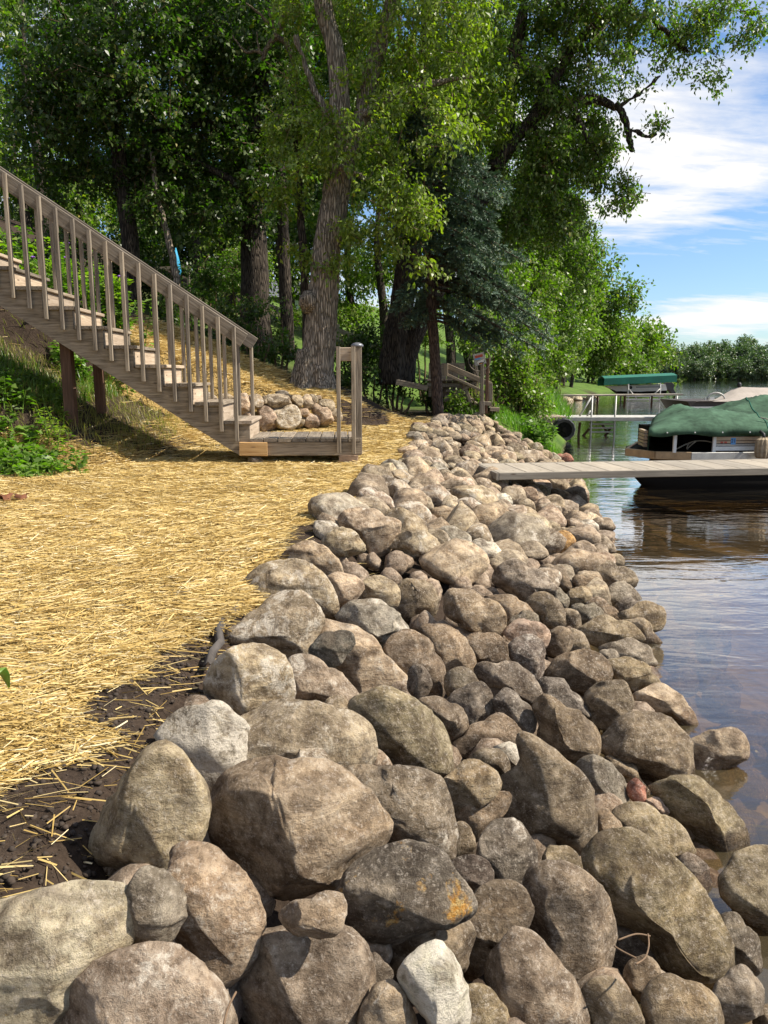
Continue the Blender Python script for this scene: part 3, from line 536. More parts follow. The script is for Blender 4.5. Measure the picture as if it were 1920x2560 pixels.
rk('D', [(800,850),(880,830),(980,840),(1060,900),(1110,960),(1000,980),(960,1015),(920,960),(850,900)], 'tan', .4, .02, [((.2,.6,.77),.5)], None)
rk('D', [(800,780),(880,745),(1000,750),(1080,820),(1105,860),(1040,875),(960,840),(860,820)], 'grey', .5, .03, [((.1,.8,.6),.4)], 'flat pitted grey stone at the water edge')
rk('D', [(780,800),(830,780),(890,825),(820,835)], 'grey', .7, .03, [], None)
rk('D', [(680,680),(740,640),(880,635),(980,670),(1030,740),(960,745),(850,745),(780,760),(720,720)], 'tan', .3, .04, [((0,.75,.66),.4),((0,-.6,.8),.4)], 'wide flat topped tan boulder near the water edge')
rk('D', [(890,630),(960,628),(1060,690),(1110,740),(1040,750),(980,690)], 'tan', .35, .02, [], None)
rk('D', [(880,600),(960,570),(1080,550),(1125,570),(1125,640),(1080,685),(1010,660),(920,625)], 'tan', .6, .09, [((-.1,.8,.6),.5),((.7,.0,.71),.55)], 'yellowish block jutting into the lake')
rk('D', [(870,560),(900,520),(970,525),(1030,550),(960,570),(890,590)], 'dark', .2, .04, [], None)
rk('D', [(720,540),(770,510),(830,550),(890,630),(820,630),(760,590)], 'brown', .3, .02, [], None)
rk('D', [(750,500),(830,480),(980,490),(1000,515),(900,530),(860,570),(800,530)], 'grey', .4, .03, [((0,.7,.7),.4)], None)
rk('D', [(720,350),(790,320),(880,350),(985,430),(920,480),(830,480),(790,430)], 'brown', .3, .05, [((.4,.6,.69),.45)], 'wedge shaped brown boulder sloping into the lake')
rk('D', [(780,310),(850,285),(915,320),(890,350),(820,330)], 'tan', .3, .04)
rk('D', [(610,290),(650,240),(720,220),(770,270),(770,310),(700,330),(640,310)], 'pinkbrown', .35, .04, [((.2,.6,.77),.45)])
rk('D', [(700,210),(760,195),(840,215),(875,270),(830,285),(770,250)], 'brown', .3, .04)
rk('D', [(525,210),(560,175),(640,180),(660,215),(640,250),(600,290),(560,260)], 'orange', .2, .06, [((.1,.6,.79),.4),((-.5,-.3,.81),.4)], 'orange brown block near the far water edge')
rk('D', [(560,160),(620,150),(690,190),(690,215),(640,180),(570,175)], 'tan', .4, .03)
rk('D', [(655,150),(700,110),(760,115),(780,150),(740,190),(690,180)], 'grey', .7, .05, [], 'grey speckled stone with a dark cleft at the water edge')
rk('D', [(445,175),(480,140),(520,150),(535,190),(490,210),(455,200)], 'tan', .2, .05, [], 'round sandy stone beside the orange brown block')
rk('D', [(745,110),(800,97),(860,125),(870,145),(800,155),(760,140)], 'pinkbrown', .2, .04)
rk('D', [(480,350),(560,345),(620,400),(655,450),(640,490),(560,430),(500,390)], 'pinkbrown', .2, .02)
rk('D', [(650,400),(720,410),(790,460),(780,490),(700,470),(660,440)], 'tan', .4, .03)
rk('D', [(625,490),(670,460),(740,470),(745,520),(700,555),(640,550)], 'olive', .3, .04)
rk('D', [(245,420),(280,340),(340,310),(420,360),(520,420),(580,480),(560,560),(490,490),(400,530),(310,470)], 'grey', .55, .05, [((.3,.6,.74),.4),((-.4,-.4,.82),.4)], 'large layered grey boulder with pale bands')
rk('D', [(560,460),(610,490),(625,540),(600,570),(565,560),(540,500)], 'grey', .3, .02)
rk('D', [(405,540),(470,490),(550,510),(600,600),(600,660),(540,665),(480,600)], 'brown', .45, .04)
rk('D', [(190,515),(270,505),(370,530),(440,590),(460,640),(380,610),(310,640),(250,580)], 'tan', .4, .02)
rk('D', [(0,480),(80,470),(180,520),(300,610),(290,670),(270,710),(190,690),(120,710),(60,640),(0,600)], 'tan', .8, .06, [((.15,.65,.74),.4),((.6,-.2,.77),.45)], 'pale scratched angular boulder above the pink stone')
rk('D', [(290,690),(330,650),(430,640),(510,660),(530,710),(500,760),(420,705),(340,730)], 'pink', .3, .05, [], 'smooth pink stone below the pale scratched boulder')
rk('D', [(100,720),(190,700),(290,730),(305,800),(300,860),(200,840),(140,840)], 'brown', .3, .03)
rk('D', [(310,770),(370,715),(440,705),(490,740),(500,830),(480,920),(430,920),(390,850)], 'dark', .5, .05, [((.5,.4,.77),.5)], 'dark mottled upright stone below the smooth pink stone')
rk('D', [(525,700),(580,665),(640,690),(640,760),(570,810),(510,780)], 'brown', .3, .02)
rk('D', [(600,700),(680,685),(725,740),(730,800),(640,800),(600,770)], 'pinkbrown', .3, .0)
rk('D', [(580,580),(640,570),(690,640),(680,690),(620,670),(590,640)], 'brown', .3, .0)
rk('D', [(635,560),(720,555),(810,610),(770,640),(690,640),(660,600)], 'grey', .4, .0)
rk('D', [(310,640),(370,600),(460,610),(470,640),(400,640)], 'grey', .3, .02)
rk('E', [(110,690),(150,620),(280,600),(380,650),(480,690),(470,760),(420,820),(330,880),(270,820),(200,740)], 'tan', .45, .06, [((0,.8,.6),.45),((.3,-.4,.87),.5)], 'large flat topped tan boulder halfway along the straw edge')
rk('E', [(0,790),(60,730),(150,720),(230,770),(270,840),(180,870),(60,880)], 'tan', .5, .03)
rk('E', [(140,600),(190,540),(260,560),(320,605),(240,620),(150,630)], 'tan', .5, .02)
rk('E', [(215,520),(260,480),(340,500),(420,550),(435,600),(400,640),(330,600),(270,570)], 'pinkbrown', .65, .05)
rk('E', [(260,470),(330,430),(450,430),(530,470),(550,550),(480,560),(430,550),(350,500)], 'pinkbrown', .6, .05)
rk('E', [(390,400),(450,375),(530,400),(580,450),(580,500),(530,470),(460,430)], 'tan', .6, .05)
rk('E', [(430,640),(450,590),(540,560),(620,590),(660,650),(650,720),(570,725),(480,700)], 'pinkbrown', .7, .04)
rk('E', [(550,520),(620,480),(700,460),(750,490),(780,560),(770,600),(680,600),(620,560)], 'brown', .7, .04)
rk('E', [(560,550),(610,520),(660,560),(670,600),(620,605)], 'tan', .5, .08)
rk('E', [(650,620),(710,590),(780,600),(805,640),(790,690),(720,670)], 'tan', .4, .03)
rk('E', [(780,570),(850,540),(930,560),(980,620),(980,670),(900,640),(800,600)], 'brown', .6, .03)
rk('E', [(410,830),(470,760),(560,740),(660,760),(720,840),(700,890),(600,880),(480,840)], 'tan', .6, .04)
rk('E', [(600,740),(680,725),(760,770),(790,830),(780,870),(720,850)], 'pinkbrown', .5, .03)
rk('E', [(690,740),(760,705),(830,730),(900,800),(890,860),(800,840)], 'grey', .6, .04, [((.1,.6,.79),.4)], 'blue grey veined slab beside a white capped stone')
rk('E', [(890,830),(920,790),(1000,800),(1070,850),(1095,901),(1000,900),(920,870)], 'white', .6, .05, [((.1,.8,.6),.5)], 'white capped stone right of the blue grey slab')
rk('E', [(1000,540),(1050,520),(1120,525),(1140,560),(1110,590),(1030,570)], 'white', .6, .05, [], 'whitish rounded stone below the dock end')
rk('E', [(1130,590),(1200,540),(1270,580),(1270,620),(1180,620)], 'pinkbrown', .3, .03)
rk('E', [(1150,640),(1190,600),(1270,610),(1300,670),(1290,700),(1220,680)], 'tan', .3, .05)
rk('E', [(1170,490),(1220,475),(1290,530),(1280,560),(1210,520)], 'pink', .3, .05)
rk('E', [(1330,540),(1370,520),(1440,550),(1460,600),(1420,620),(1350,580)], 'tan', .3, .05)
rk('E', [(1290,450),(1400,420),(1460,440),(1490,500),(1430,510),(1340,470)], 'tan', .3, .05, [], 'wet edged tan rock in the water beneath the dock end')
rk('E', [(1395,290),(1440,275),(1500,310),(1420,316)], 'red', .2, .10, [], 'reddish stone at the water just beyond the dock')
rk('E', [(1270,740),(1320,705),(1365,740),(1350,780),(1290,780)], 'tan', .25, .05)
rk('E', [(950,610),(1020,570),(1120,600),(1150,640),(1060,640)], 'pinkbrown', .35, .03)

VIEW['S'] = (0, 0, 1.0)
rk('S', [(1480,2370),(1520,2310),(1590,2290),(1650,2330),(1670,2400),(1620,2450),(1530,2450)], 'dark', .2, -.10)
rk('S', [(985,1480),(1030,1450),(1080,1470),(1090,1530),(1040,1560),(990,1540)], 'brown', .4, -.03)

def ico(sub):
    bm = bmesh.new(); bmesh.ops.create_icosphere(bm, subdivisions=sub, radius=1.0)
    V = np.array([v.co[:] for v in bm.verts]); Fc = np.array([[v.index for v in f.verts] for f in bm.faces]); bm.free(); return V, Fc
ICO = {k: ico(k) for k in (2, 3, 4, 5)}
def rock_unit(V, seed, cuts=(), ncut=4, rough=1.0):
    r = np.random.default_rng(seed); q = V.copy()
    q = q * (1 + 0.07 * snoise(V + seed * 0.37, 1.6, seed % 11, 2))[:, None]
    allc = [(np.array(n) / np.linalg.norm(n), d) for n, d in cuts]
    for _ in range(ncut):
        n = r.normal(size=3); n[2] = abs(n[2]) + 0.15; n /= np.linalg.norm(n); allc.append((n, r.uniform(0.47, 0.82)))
    for n, d in allc:
        e = q @ n - d - 0.03 * snoise(V * 3 + seed, 1.0, (seed + 3) % 11, 2)
        e = np.where(e > 0, np.where(e < 0.03, e * e / 0.06, e - 0.015), 0); q = q - n[None, :] * (e * 0.94)[:, None]
    q = q * (1 - 0.03 * rough * np.abs(snoise(V + seed * .21, 6.0, (seed + 2) % 11, 2)) + rough * (0.020 * snoise(V * 1.0 + seed * .11, 5.0, (seed + 5) % 11, 3) + 0.013 * snoise(V, 16.0, (seed + 8) % 11, 3)))[:, None]
    return q
CAMR = np.array([[1, 0, 0], [0, math.sin(PITCH), math.cos(PITCH)], [0, -math.cos(PITCH), math.sin(PITCH)]])   # rows: view right, view up, towards the viewer
def surf_hit(u, v, lift):
    d = ray(u, v); lo = 0.6; t = lo
    while t < 30:
        p = CAM + d * t
        if p[2] <= max(float(banktop(p[0], p[1])), WATER - 0.06) + lift: break
        t += 0.01
    return CAM + d * t, t
def src(view, pts):
    x0, y0, s = VIEW[view]; return np.array([(x0 + x / s, y0 + y / s) for x, y in pts])
bank = empty('riprap_bank', (0.3, 6, -0.3), 'bank of piled grey and brown stones between straw and lake', 'stone bank')
polys = []
def color(o, t, pale, lichen=0.0, var=0.08):
    km = .94 if t in ('red', 'orange', 'white', 'dark', 'slate') else .62; f = 1.16 + random.uniform(-var, var); c = tuple(km * a + (1 - km) * b for a, b in zip(TINT[t], (.335, .262, .180)))
    o.color = (min(1, c[0] * .985 * f * random.uniform(.96, 1.04)), min(1, c[1] * f), min(1, c[2] * .955 * f * random.uniform(.95, 1.05)), 1); o['pale'] = pale; o['lichen'] = lichen
for i, (view, pts, tint, pale, lift, cuts, label, thick, lichen) in enumerate(RK):
    pp = src(view, pts); polys.append(pp)
    lo, hi = pp.min(0), pp.max(0); c = (lo + hi) / 2
    x, y = pp[:, 0], pp[:, 1]; x2, y2 = np.roll(x, -1), np.roll(y, -1); cr = x * y2 - x2 * y; A = cr.sum() / 2
    if abs(A) > 1: c = np.array([((x + x2) * cr).sum(), ((y + y2) * cr).sum()]) / (6 * A)
    p, t = surf_hit(c[0], c[1], lift); k = t / F                 # metres per pixel at that distance
    ang = np.arctan2(-(pp[:, 1] - c[1]), pp[:, 0] - c[0]); rad = np.hypot(pp[:, 0] - c[0], pp[:, 1] - c[1]) * k * 1.09
    o_ = np.argsort(ang); th = np.linspace(-math.pi, math.pi, 181)
    Rr = np.interp(th, np.concatenate([ang[o_] - 2 * math.pi, ang[o_], ang[o_] + 2 * math.pi]), np.tile(rad[o_], 3))
    Rr = np.convolve(np.concatenate([Rr[-8:], Rr, Rr[:8]]), np.hanning(9) / np.hanning(9).sum(), 'same')[8:-8]
    size_px = math.sqrt(abs(A)); sub = 5 if size_px > 225 else (4 if size_px > 70 else 3)
    V, Fc = ICO[sub]; q = rock_unit(V, i + 1, cuts, 9 if not cuts else 7)
    tq = np.arctan2(q[:, 1], q[:, 0]); rq = np.hypot(q[:, 0], q[:, 1])
    b = ((tq + math.pi) / (2 * math.pi) * 36).astype(int) % 36; mx = np.array([rq[b == j].max() if (b == j).any() else 1 for j in range(36)])
    mx = (np.roll(mx, 1) + 2 * mx + np.roll(mx, -1)) / 4
    mxi = np.interp(tq, np.linspace(-math.pi, math.pi, 37) + math.pi / 36 - math.pi / 36, np.append(mx, mx[0]))
    sc_ = np.interp(tq, th, Rr) / mxi
    mean = math.sqrt(abs(A) / math.pi) * k
    L_ = np.stack([q[:, 0] * sc_, q[:, 1] * sc_, q[:, 2] * mean * thick], -1)
    Wd = L_ @ CAMR + p
    o = mesh_np('boulder' if label else 'stone', Wd, Fc, M['granite'], None if label else bank, loc=p, smooth=True)
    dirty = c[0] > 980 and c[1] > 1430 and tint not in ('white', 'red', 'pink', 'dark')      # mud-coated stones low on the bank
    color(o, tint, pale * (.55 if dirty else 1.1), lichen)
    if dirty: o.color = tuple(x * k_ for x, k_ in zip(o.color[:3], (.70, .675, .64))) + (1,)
    if label: tag(o, label, 'boulder', GB)
# far part of the bank: single stones, shared shapes
def inside(u, v):
    for pp in polys:
        lo, hi = pp.min(0), pp.max(0)
        if lo[0] < u < hi[0] and lo[1] < v < hi[1]:
            x, y = pp[:, 0], pp[:, 1]; x2, y2 = np.roll(x, -1), np.roll(y, -1)
            cnd = ((y > v) != (y2 > v)) & (u < (x2 - x) * (v - y) / (y2 - y + 1e-9) + x)
            if cnd.sum() % 2: return True
    return False
def project(p):
    d = np.asarray(p, float) - CAM; f = d[1] * math.cos(PITCH) - d[2] * math.sin(PITCH); up = d[1] * math.sin(PITCH) + d[2] * math.cos(PITCH)
    return 960 + F * d[0] / f, 1280 - F * up / f, f
PROTO = []
for j in range(16):
    V, Fc = ICO[3]; q = rock_unit(V, 200 + j, (), 10, 1.3)
    r_ = np.random.default_rng(j); q = q * (np.array([1.0, r_.uniform(.68, .9), r_.uniform(.55, .78)]) * 0.15)
    ob = mesh_np('stone', q, Fc, M['granite'], None, loc=(0, 0, 0), smooth=True); PROTO.append(ob.data)
    bpy.data.objects.remove(ob)
rr = np.random.default_rng(5); placed = []; nst = 0
tn = ['tan', 'tan', 'pinkbrown', 'pinkbrown', 'brown', 'brown', 'grey', 'pink', 'olive', 'tan', 'brown']
for tries in range(30000):
    y = rr.uniform(4.3, 13.6); a, b = float(xe(y)), float(xw(y)); x = rr.uniform(a - 0.02, b - (0.16 if y < 8.5 else 0.02))
    if y > 12.4 and x > 1.5 + (13.6 - y) * 1.35: continue
    s = (0.17 if y < 7.5 else 0.15) * rr.lognormal(0, 0.28); s = float(np.clip(s, 0.075, 0.24))
    z = max(float(banktop(x, y)), WATER - 0.1) + s * 0.22
    u, v, f = project((x, y, z))
    if inside(u, v): continue
    if any((x - q[0]) ** 2 + (y - q[1]) ** 2 < (0.70 * (s + q[2])) ** 2 for q in placed): continue
    placed.append((x, y, s)); nst += 1
    o = bpy.data.objects.new('stone', PROTO[rr.integers(16)])
    e = Matrix.Translation((x, y, z)) @ Matrix.Rotation(rr.uniform(-.2, .5), 4, 'Y') @ Matrix.Rotation(rr.uniform(-.35, .35), 4, 'X') @ Matrix.Rotation(rr.uniform(0, 6.28), 4, 'Z') @ Matrix.Scale(s / 0.15, 4)
    link(o, bank, e); color(o, tn[rr.integers(len(tn))], float(rr.uniform(.2, .7)), 0, .18)
    if nst >= 250: break
print('riprap stones', nst, 'traced', len(RK))
# bottom layer of rubble seen through the gaps, joined
Vs, Fs, n0 = [], [], 0
for k in range(900):
    y = rr.uniform(0.7, 13.2); a, b = float(xe(y)), float(xw(y)); x = rr.uniform(a + 0.05, b + 0.5); s = rr.uniform(0.045, 0.10)
    V, Fc = ICO[2]; q = rock_unit(V, 300 + k % 40, (), 4, 1) * s
    z = float(banktop(x, y)) - rr.uniform(.05, .12); Vs.append(q + np.array([x, y, z])); Fs.append(Fc + n0); n0 += len(V)
o = mesh_np('rubble', np.concatenate(Vs), np.concatenate(Fs), M['granite'], bank, smooth=True); color(o, 'brown', .3); tag(o, kind='stuff')
# stones lying under water near the edge
for (u, v, s, t_) in [(1700,1690,.20,'olive'),(1790,1640,.16,'tan'),(1880,1760,.20,'brown'),(1880,1990,.24,'tan'),(1840,2120,.20,'tan'),(1700,1540,.16,'pinkbrown'),(1610,1430,.14,'tan'),(1750,1480,.2,'grey'),(1860,1880,.14,'brown'),(1560,1340,.13,'tan'),(1905,2200,.2,'olive'),(1660,1600,.15,'tan')]:
    p = atz(u, v, WATER - 0.04) - np.array([0, 0, s * .66]); o = bpy.data.objects.new('stone', PROTO[rr.integers(16)])
    link(o, bank, Matrix.Translation(Vector(p) - Vector((0, 0, 0.02))) @ Matrix.Rotation(rr.uniform(0, 6), 4, 'Z') @ Matrix.Scale(s / 0.15, 4)); color(o, t_, .3)

# boulder retaining wall behind the landing
wall = empty('boulder_retaining_wall', (-1.9, 10.6, 0.2), 'low dry stacked boulder wall behind the stair landing', 'stone wall')
VIEW['Z'] = (560, 780, 4.1475)
WR = [([(360,1050),(330,990),(450,980),(520,1050),(550,1200),(470,1235),(370,1235)],'pink',.5), ([(450,1000),(520,985),(600,1010),(720,970),(770,1040),(740,1180),(650,1220),(560,1200),(500,1080)],'tan',.8),
      ([(740,1000),(800,990),(870,1020),(870,1070),(790,1080),(750,1060)],'pink',.4), ([(740,1180),(760,1090),(820,1080),(830,1150),(800,1190)],'pinkbrown',.3), ([(835,1110),(870,1060),(930,1070),(990,1150),(980,1180),(840,1180)],'pink',.5),
      ([(910,1000),(960,960),(1030,990),(1120,1080),(1140,1130),(1060,1170),(1000,1160),(940,1060)],'pink',.3), ([(980,960),(1010,915),(1080,910),(1150,960),(1155,995),(1060,1030),(1020,980)],'tan',.5),
      ([(1080,1040),(1140,1000),(1200,1030),(1210,1120),(1150,1130)],'tan',.6), ([(420,900),(480,860),(620,855),(690,920),(680,970),(600,1000),(470,980)],'pinkbrown',.5),
      ([(690,880),(740,850),(800,880),(820,940),(790,985),(710,960)],'tan',.5), ([(810,890),(860,855),(910,910),(925,960),(870,1010),(820,950)],'tan',.3), ([(870,870),(930,855),(970,920),(940,960),(915,920)],'brown',.3),
      ([(950,880),(990,865),(1010,900),(970,920)],'brown',.3), ([(250,880),(310,845),(380,870),(400,950),(380,985),(300,995),(270,930)],'brown',.6), ([(385,900),(420,870),(460,940),(430,975),(390,960)],'tan',.4),
      ([(540,830),(610,815),(680,850),(700,900),(640,870)],'dark',.3), ([(140,900),(200,850),(270,900),(290,990),(240,1060),(160,1050)],'pink',.6), ([(160,1060),(260,1040),(330,1080),(350,1150),(200,1180)],'pink',.4),
      ([(0,850),(60,860),(90,940),(30,960),(-60,960),(-60,880)],'tan',.5), ([(-80,960),(0,960),(90,970),(130,1080),(60,1150),(-80,1120)],'pink',.5), ([(-260,880),(-160,840),(-80,880),(-70,980),(-180,1000)],'brown',.5), ([(-300,1000),(-190,1000),(-90,1010),(-90,1120),(-220,1150)],'tan',.4),
      ([(-280,1200),(-200,1160),(-140,1230),(-160,1330),(-250,1290)],'pink',.4), ([(-420,1120),(-340,1060),(-260,1120),(-280,1220),(-380,1220)],'brown',.4)]
for i, (pts, tint, pale) in enumerate(WR):
    pp = src('Z', pts); lo, hi = pp.min(0), pp.max(0); c = (lo + hi) / 2
    d = ray(c[0], c[1]); nrm = np.array([wn[0], wn[1]]); t = ((WA - 0.10 * nrm) @ nrm) / (d[:2] @ nrm); 
    row = 0.10 if c[1] < 1000 else 0.0; t = ((WA + (row - 0.10) * nrm) @ nrm) / (d[:2] @ nrm); p = CAM + d * t; k = t / F
    w_, h2 = (hi - lo) / 2 * k * 1.13; V, Fc = ICO[4]; q = rock_unit(V, 500 + i, [((.2, .2, .96), .6)], 5)
    q = q / np.array([np.abs(q[:, 0]).max(), np.abs(q[:, 1]).max(), 1.0])
    ang = np.arctan2(-(pp[:, 1] - c[1]) / (hi - lo)[1], (pp[:, 0] - c[0]) / (hi - lo)[0]); rad = 2 * np.hypot((pp[:, 0] - c[0]) / (hi - lo)[0], (pp[:, 1] - c[1]) / (hi - lo)[1])
    o_ = np.argsort(ang); tq = np.arctan2(q[:, 1], q[:, 0]); rs = np.interp(tq, np.concatenate([ang[o_] - 2 * math.pi, ang[o_], ang[o_] + 2 * math.pi]), np.tile(rad[o_], 3))
    L_ = np.stack([q[:, 0] * rs * w_, q[:, 1] * rs * h2, q[:, 2] * (w_ + h2) / 2 * 0.9], -1)
    o = mesh_np('stone', L_ @ CAMR + p, Fc, M['granite'], wall, loc=p, smooth=True); color(o, tint, pale)

# ------------------------------------------------------------------ straw mulch
def ribbons(P, az, tilt, L, W, roll, bend=None):
    n = len(P); d = np.stack([np.cos(az) * np.cos(tilt), np.sin(az) * np.cos(tilt), np.sin(tilt)], -1)
    s = np.stack([-np.sin(az), np.cos(az), np.zeros(n)], -1); up = np.cross(d, s)
    s = s * np.cos(roll)[:, None] + up * np.sin(roll)[:, None]
    a = P - d * (L / 2)[:, None]; b = P + d * (L / 2)[:, None]; hw = s * (W / 2)[:, None]
    V = np.stack([a - hw, a + hw, b + hw * .8, b - hw * .8], 1).reshape(-1, 3)
    return V, np.arange(4 * n).reshape(n, 4)
def straw(n, ymin, ymax, zr, dens, k=0.7):
    y = (rng.uniform(ymin ** (1 - k), ymax ** (1 - k), n)) ** (1 / (1 - k)); lft = -0.60 * y - 0.9; x = lft + rng.uniform(0, 1, n) * (xe(y) + 0.3 - lft)
    m = strawmask(x, y); keep = rng.uniform(0, 1, n) < m * dens + 0.02
    x, y = x[keep], y[keep]; n = len(x)
    if n == 0: return None
    z = hmap(x, y) + hnoise(x, y) + rng.uniform(0.001, zr, n) * (0.3 + 0.7 * m[keep]) + 0.008 * snoise(np.stack([x, y, 0 * x], -1), 7.0, 3, 2)
    az = rng.normal(0.22, 0.62, n) + 0.5 * snoise(np.stack([x, y, 0 * x], -1), 1.7, 4, 2); W = rng.uniform(0.0014, 0.0036, n) * (1 + y / 6)
    return ribbons(np.stack([x, y, z], -1), az, rng.normal(0, 0.10, n), rng.uniform(0.03, 0.16, n) * (1 + y / 14) * np.clip(y / 2.6, .55, 1), W, rng.normal(0, 0.5, n))
V1, F1 = straw(430000, 0.75, 13.9, 0.026, 1.0)
tag(mesh_np('straw_mulch', V1, F1, M['straw'], loc=(0, 0, 0)), 'golden straw mulch spread over the terrace and slope', 'straw', kind='stuff')

# soil clods along the bare strip
Vs, Fs, n0 = [], [], 0; g = np.random.default_rng(19); V, Fc = ico(1)
y = g.uniform(0.9, 4.0, 9000); x = xe(y) - g.uniform(-0.10, 0.5, 9000); k = g.uniform(0, 1, 9000) > strawmask(x, y) * 1.05 + .05; x, y = x[k], y[k]; z = hmap(x, y) + hnoise(x, y)
for i in range(len(x)):
    s = .002 + .008 * g.uniform() ** 4; Vs.append(V * g.uniform(.6, 1.3, (len(V), 1)) * s * np.array([1, 1, .8]) + np.array([x[i], y[i], z[i] + s * .2])); Fs.append(Fc + n0); n0 += len(V)
M['clod'] = simple('soil_clods', (0.05, 0.035, 0.024), 0.95, 0, 40, 0.4)
tag(mesh_np('soil_clods', np.concatenate(Vs), np.concatenate(Fs), M['clod'], loc=(0, 0, 0)), 'dark crumbly soil between the straw and the boulders', 'soil', kind='stuff')
# ------------------------------------------------------------------ wooden staircase with landing
ST = np.array([-1.365, 7.95, 0.255]); SU = np.array([-math.cos(R(3)), -math.sin(R(3)), 0]); SW = np.array([-math.sin(R(3)), math.cos(R(3)), 0])
RUN, RISE, WID = 0.2815, 0.186, 0.95
def sp(a, b, z): return ST + SU * a + SW * b + np.array([0, 0, z - 0.255])
stair = empty('wooden_staircase', (-1.4, 8.2, 0.0), 'weathered wooden staircase with slim balusters and a low landing', 'staircase')
NS = 12
for b0, nm in ((0.0, 'stringer'), (WID - 0.04, 'stringer')):
    poly = [sp(0.10, b0, 0.08), sp(0.0, b0, 0.20)]
    for i in range(NS):
        poly += [sp(RUN * i, b0, .255 + RISE * i), sp(RUN * i, b0, .255 + RISE * (i + 1) - .036), sp(RUN * (i + 1), b0, .255 + RISE * (i + 1) - .036)]
    poly += [sp(RUN * NS, b0, 0.08 + 0.650 * (RUN * NS - 0.10))]
    mb = MB().prism(poly, SW * 0.04); o = mb.build(nm, M['wood'], stair)
for i in range(NS):
    z = .255 + RISE * (i + 1) - .018
    for k in range(2):
        a = RUN * i + (0.068 if k == 0 else 0.212) - 0.025
        board('tread', sp(a, -0.03, z), sp(a, WID + 0.02, z), 0.138, 0.034, M['wood_riser'] if k == 0 and i % 3 == 0 else M['wood'], stair, side=(0, 0, 1))
    board('riser', sp(RUN * i + 0.012, 0.042, z - 0.11), sp(RUN * i + 0.012, WID - 0.042, z - 0.11), 0.172, 0.02, M['wood_riser'], stair, side=SU)
def railtop(a): return 1.31 + 0.668 * (a - 0.03)
for b0 in (-0.0, WID):
    off = 0.075
    o = board('handrail', sp(0.03, b0 + 0.0, railtop(0.03) - off), sp(RUN * NS + .2, b0, railtop(RUN * NS + .2) - off), 0.142, 0.036, M['wood'], stair, side=SW)
for j in range(23):
    a = 0.125 + 0.15 * j
    for b0, s in ((-0.04, 1), (WID + 0.04, 1)):
        da = 0.0 if b0 < 0 else -0.05
        tilt = random.uniform(-.004, .004)
        o = board('baluster', sp(a + da, b0, .235 + .664 * (a - .125)), sp(a + da + tilt, b0, railtop(a + da) - .012), 0.038, 0.038, M['wood'], stair, side=SW)
for (u, v0, v1, y, s) in ((165, 850, 1030, 8.02, .105), (243, 870, 1000, 8.86, .095)):
    p = at(u, v0, y); q = at(u, v1, y); board('support_post', (p[0], y, q[2] - .15), (p[0], y, p[2] + 0.12), s, s, M['wood_brown'], stair, side=(0, 1, 0))
for b0 in (0.0, WID - 0.04):
    board('joist', sp(0.0 + .09, b0 + .02, 0.15), sp(-1.13, b0 + .02, 0.15), 0.14, 0.038, M['wood'], stair, side=SW)
board('joist', sp(-1.115, .045, .15), sp(-1.115, WID - .045, .15), .14, .038, M['wood'], stair, side=SU)
board('patch_board', sp(0.105, -0.022, 0.155), sp(-0.175, -0.022, 0.150), 0.138, 0.036, M['wood_new'], stair, side=SW)
for i in range(8):
    a = -0.06 - 0.1435 * i - 0.005
    board('deck_board', sp(a, -0.012, 0.240 + random.uniform(-.002, .002)), sp(a, WID + 0.01, 0.240), 0.134, 0.034, M['wood_deck'], stair, side=(0, 0, 1))
for a, b0, z0, z1 in ((-0.905, -.042, .11, 1.175), (-1.055, -.042, .10, 1.175)):
    board('baluster', sp(a, b0, z0), sp(a, b0, z1), 0.042, 0.038, M['wood'], stair, side=SW)
post = board('post', sp(-1.098, 0.065, .09), sp(-1.098, 0.065, 1.172), .089, .089, M['wood'], stair, side=SW)
mb = MB(); cc = sp(-1.098, 0.065, 1.174)
mb.tube([cc, cc + [0, 0, .018], cc + [0, 0, .034], cc + [0, 0, .045]], [.062, .064, .05, .018], 16)
o = mb.build('post_cap', M['cap'], stair, True); o['label'] = 'dark domed solar cap'
board('handrail', sp(-0.885, 0.0, 1.10), sp(-1.075, 0.0, 1.10), .135, .036, M['wood_riser'], stair, side=SW)
for k, (z0, z1, dx) in enumerate(((-.03, .026, .0), (.028, .082, .004))):
    p = sp(-1.0, .06, 0); mb = MB().box((p[0] + dx, p[1] - dx, (z0 + z1) / 2 - .002), (.20 - .01 * k, .19, z1 - z0)); o = mb.build('concrete_paver', M['paver'])
    tag(o, ['lower tan concrete paver half sunk in straw under the landing post', 'upper tan concrete paver directly under the landing post'][k], 'paver', 'pavers under the landing')
V, Fc = ICO[3]; p = at(640, 1152, 8.0); o = mesh_np('boulder', rock_unit(V, 77) * [.10, .08, .07] + p, Fc, M['granite'], loc=p, smooth=True); color(o, 'tan', .6)
tag(o, 'grey stone half buried in straw below the new pine board', 'boulder')

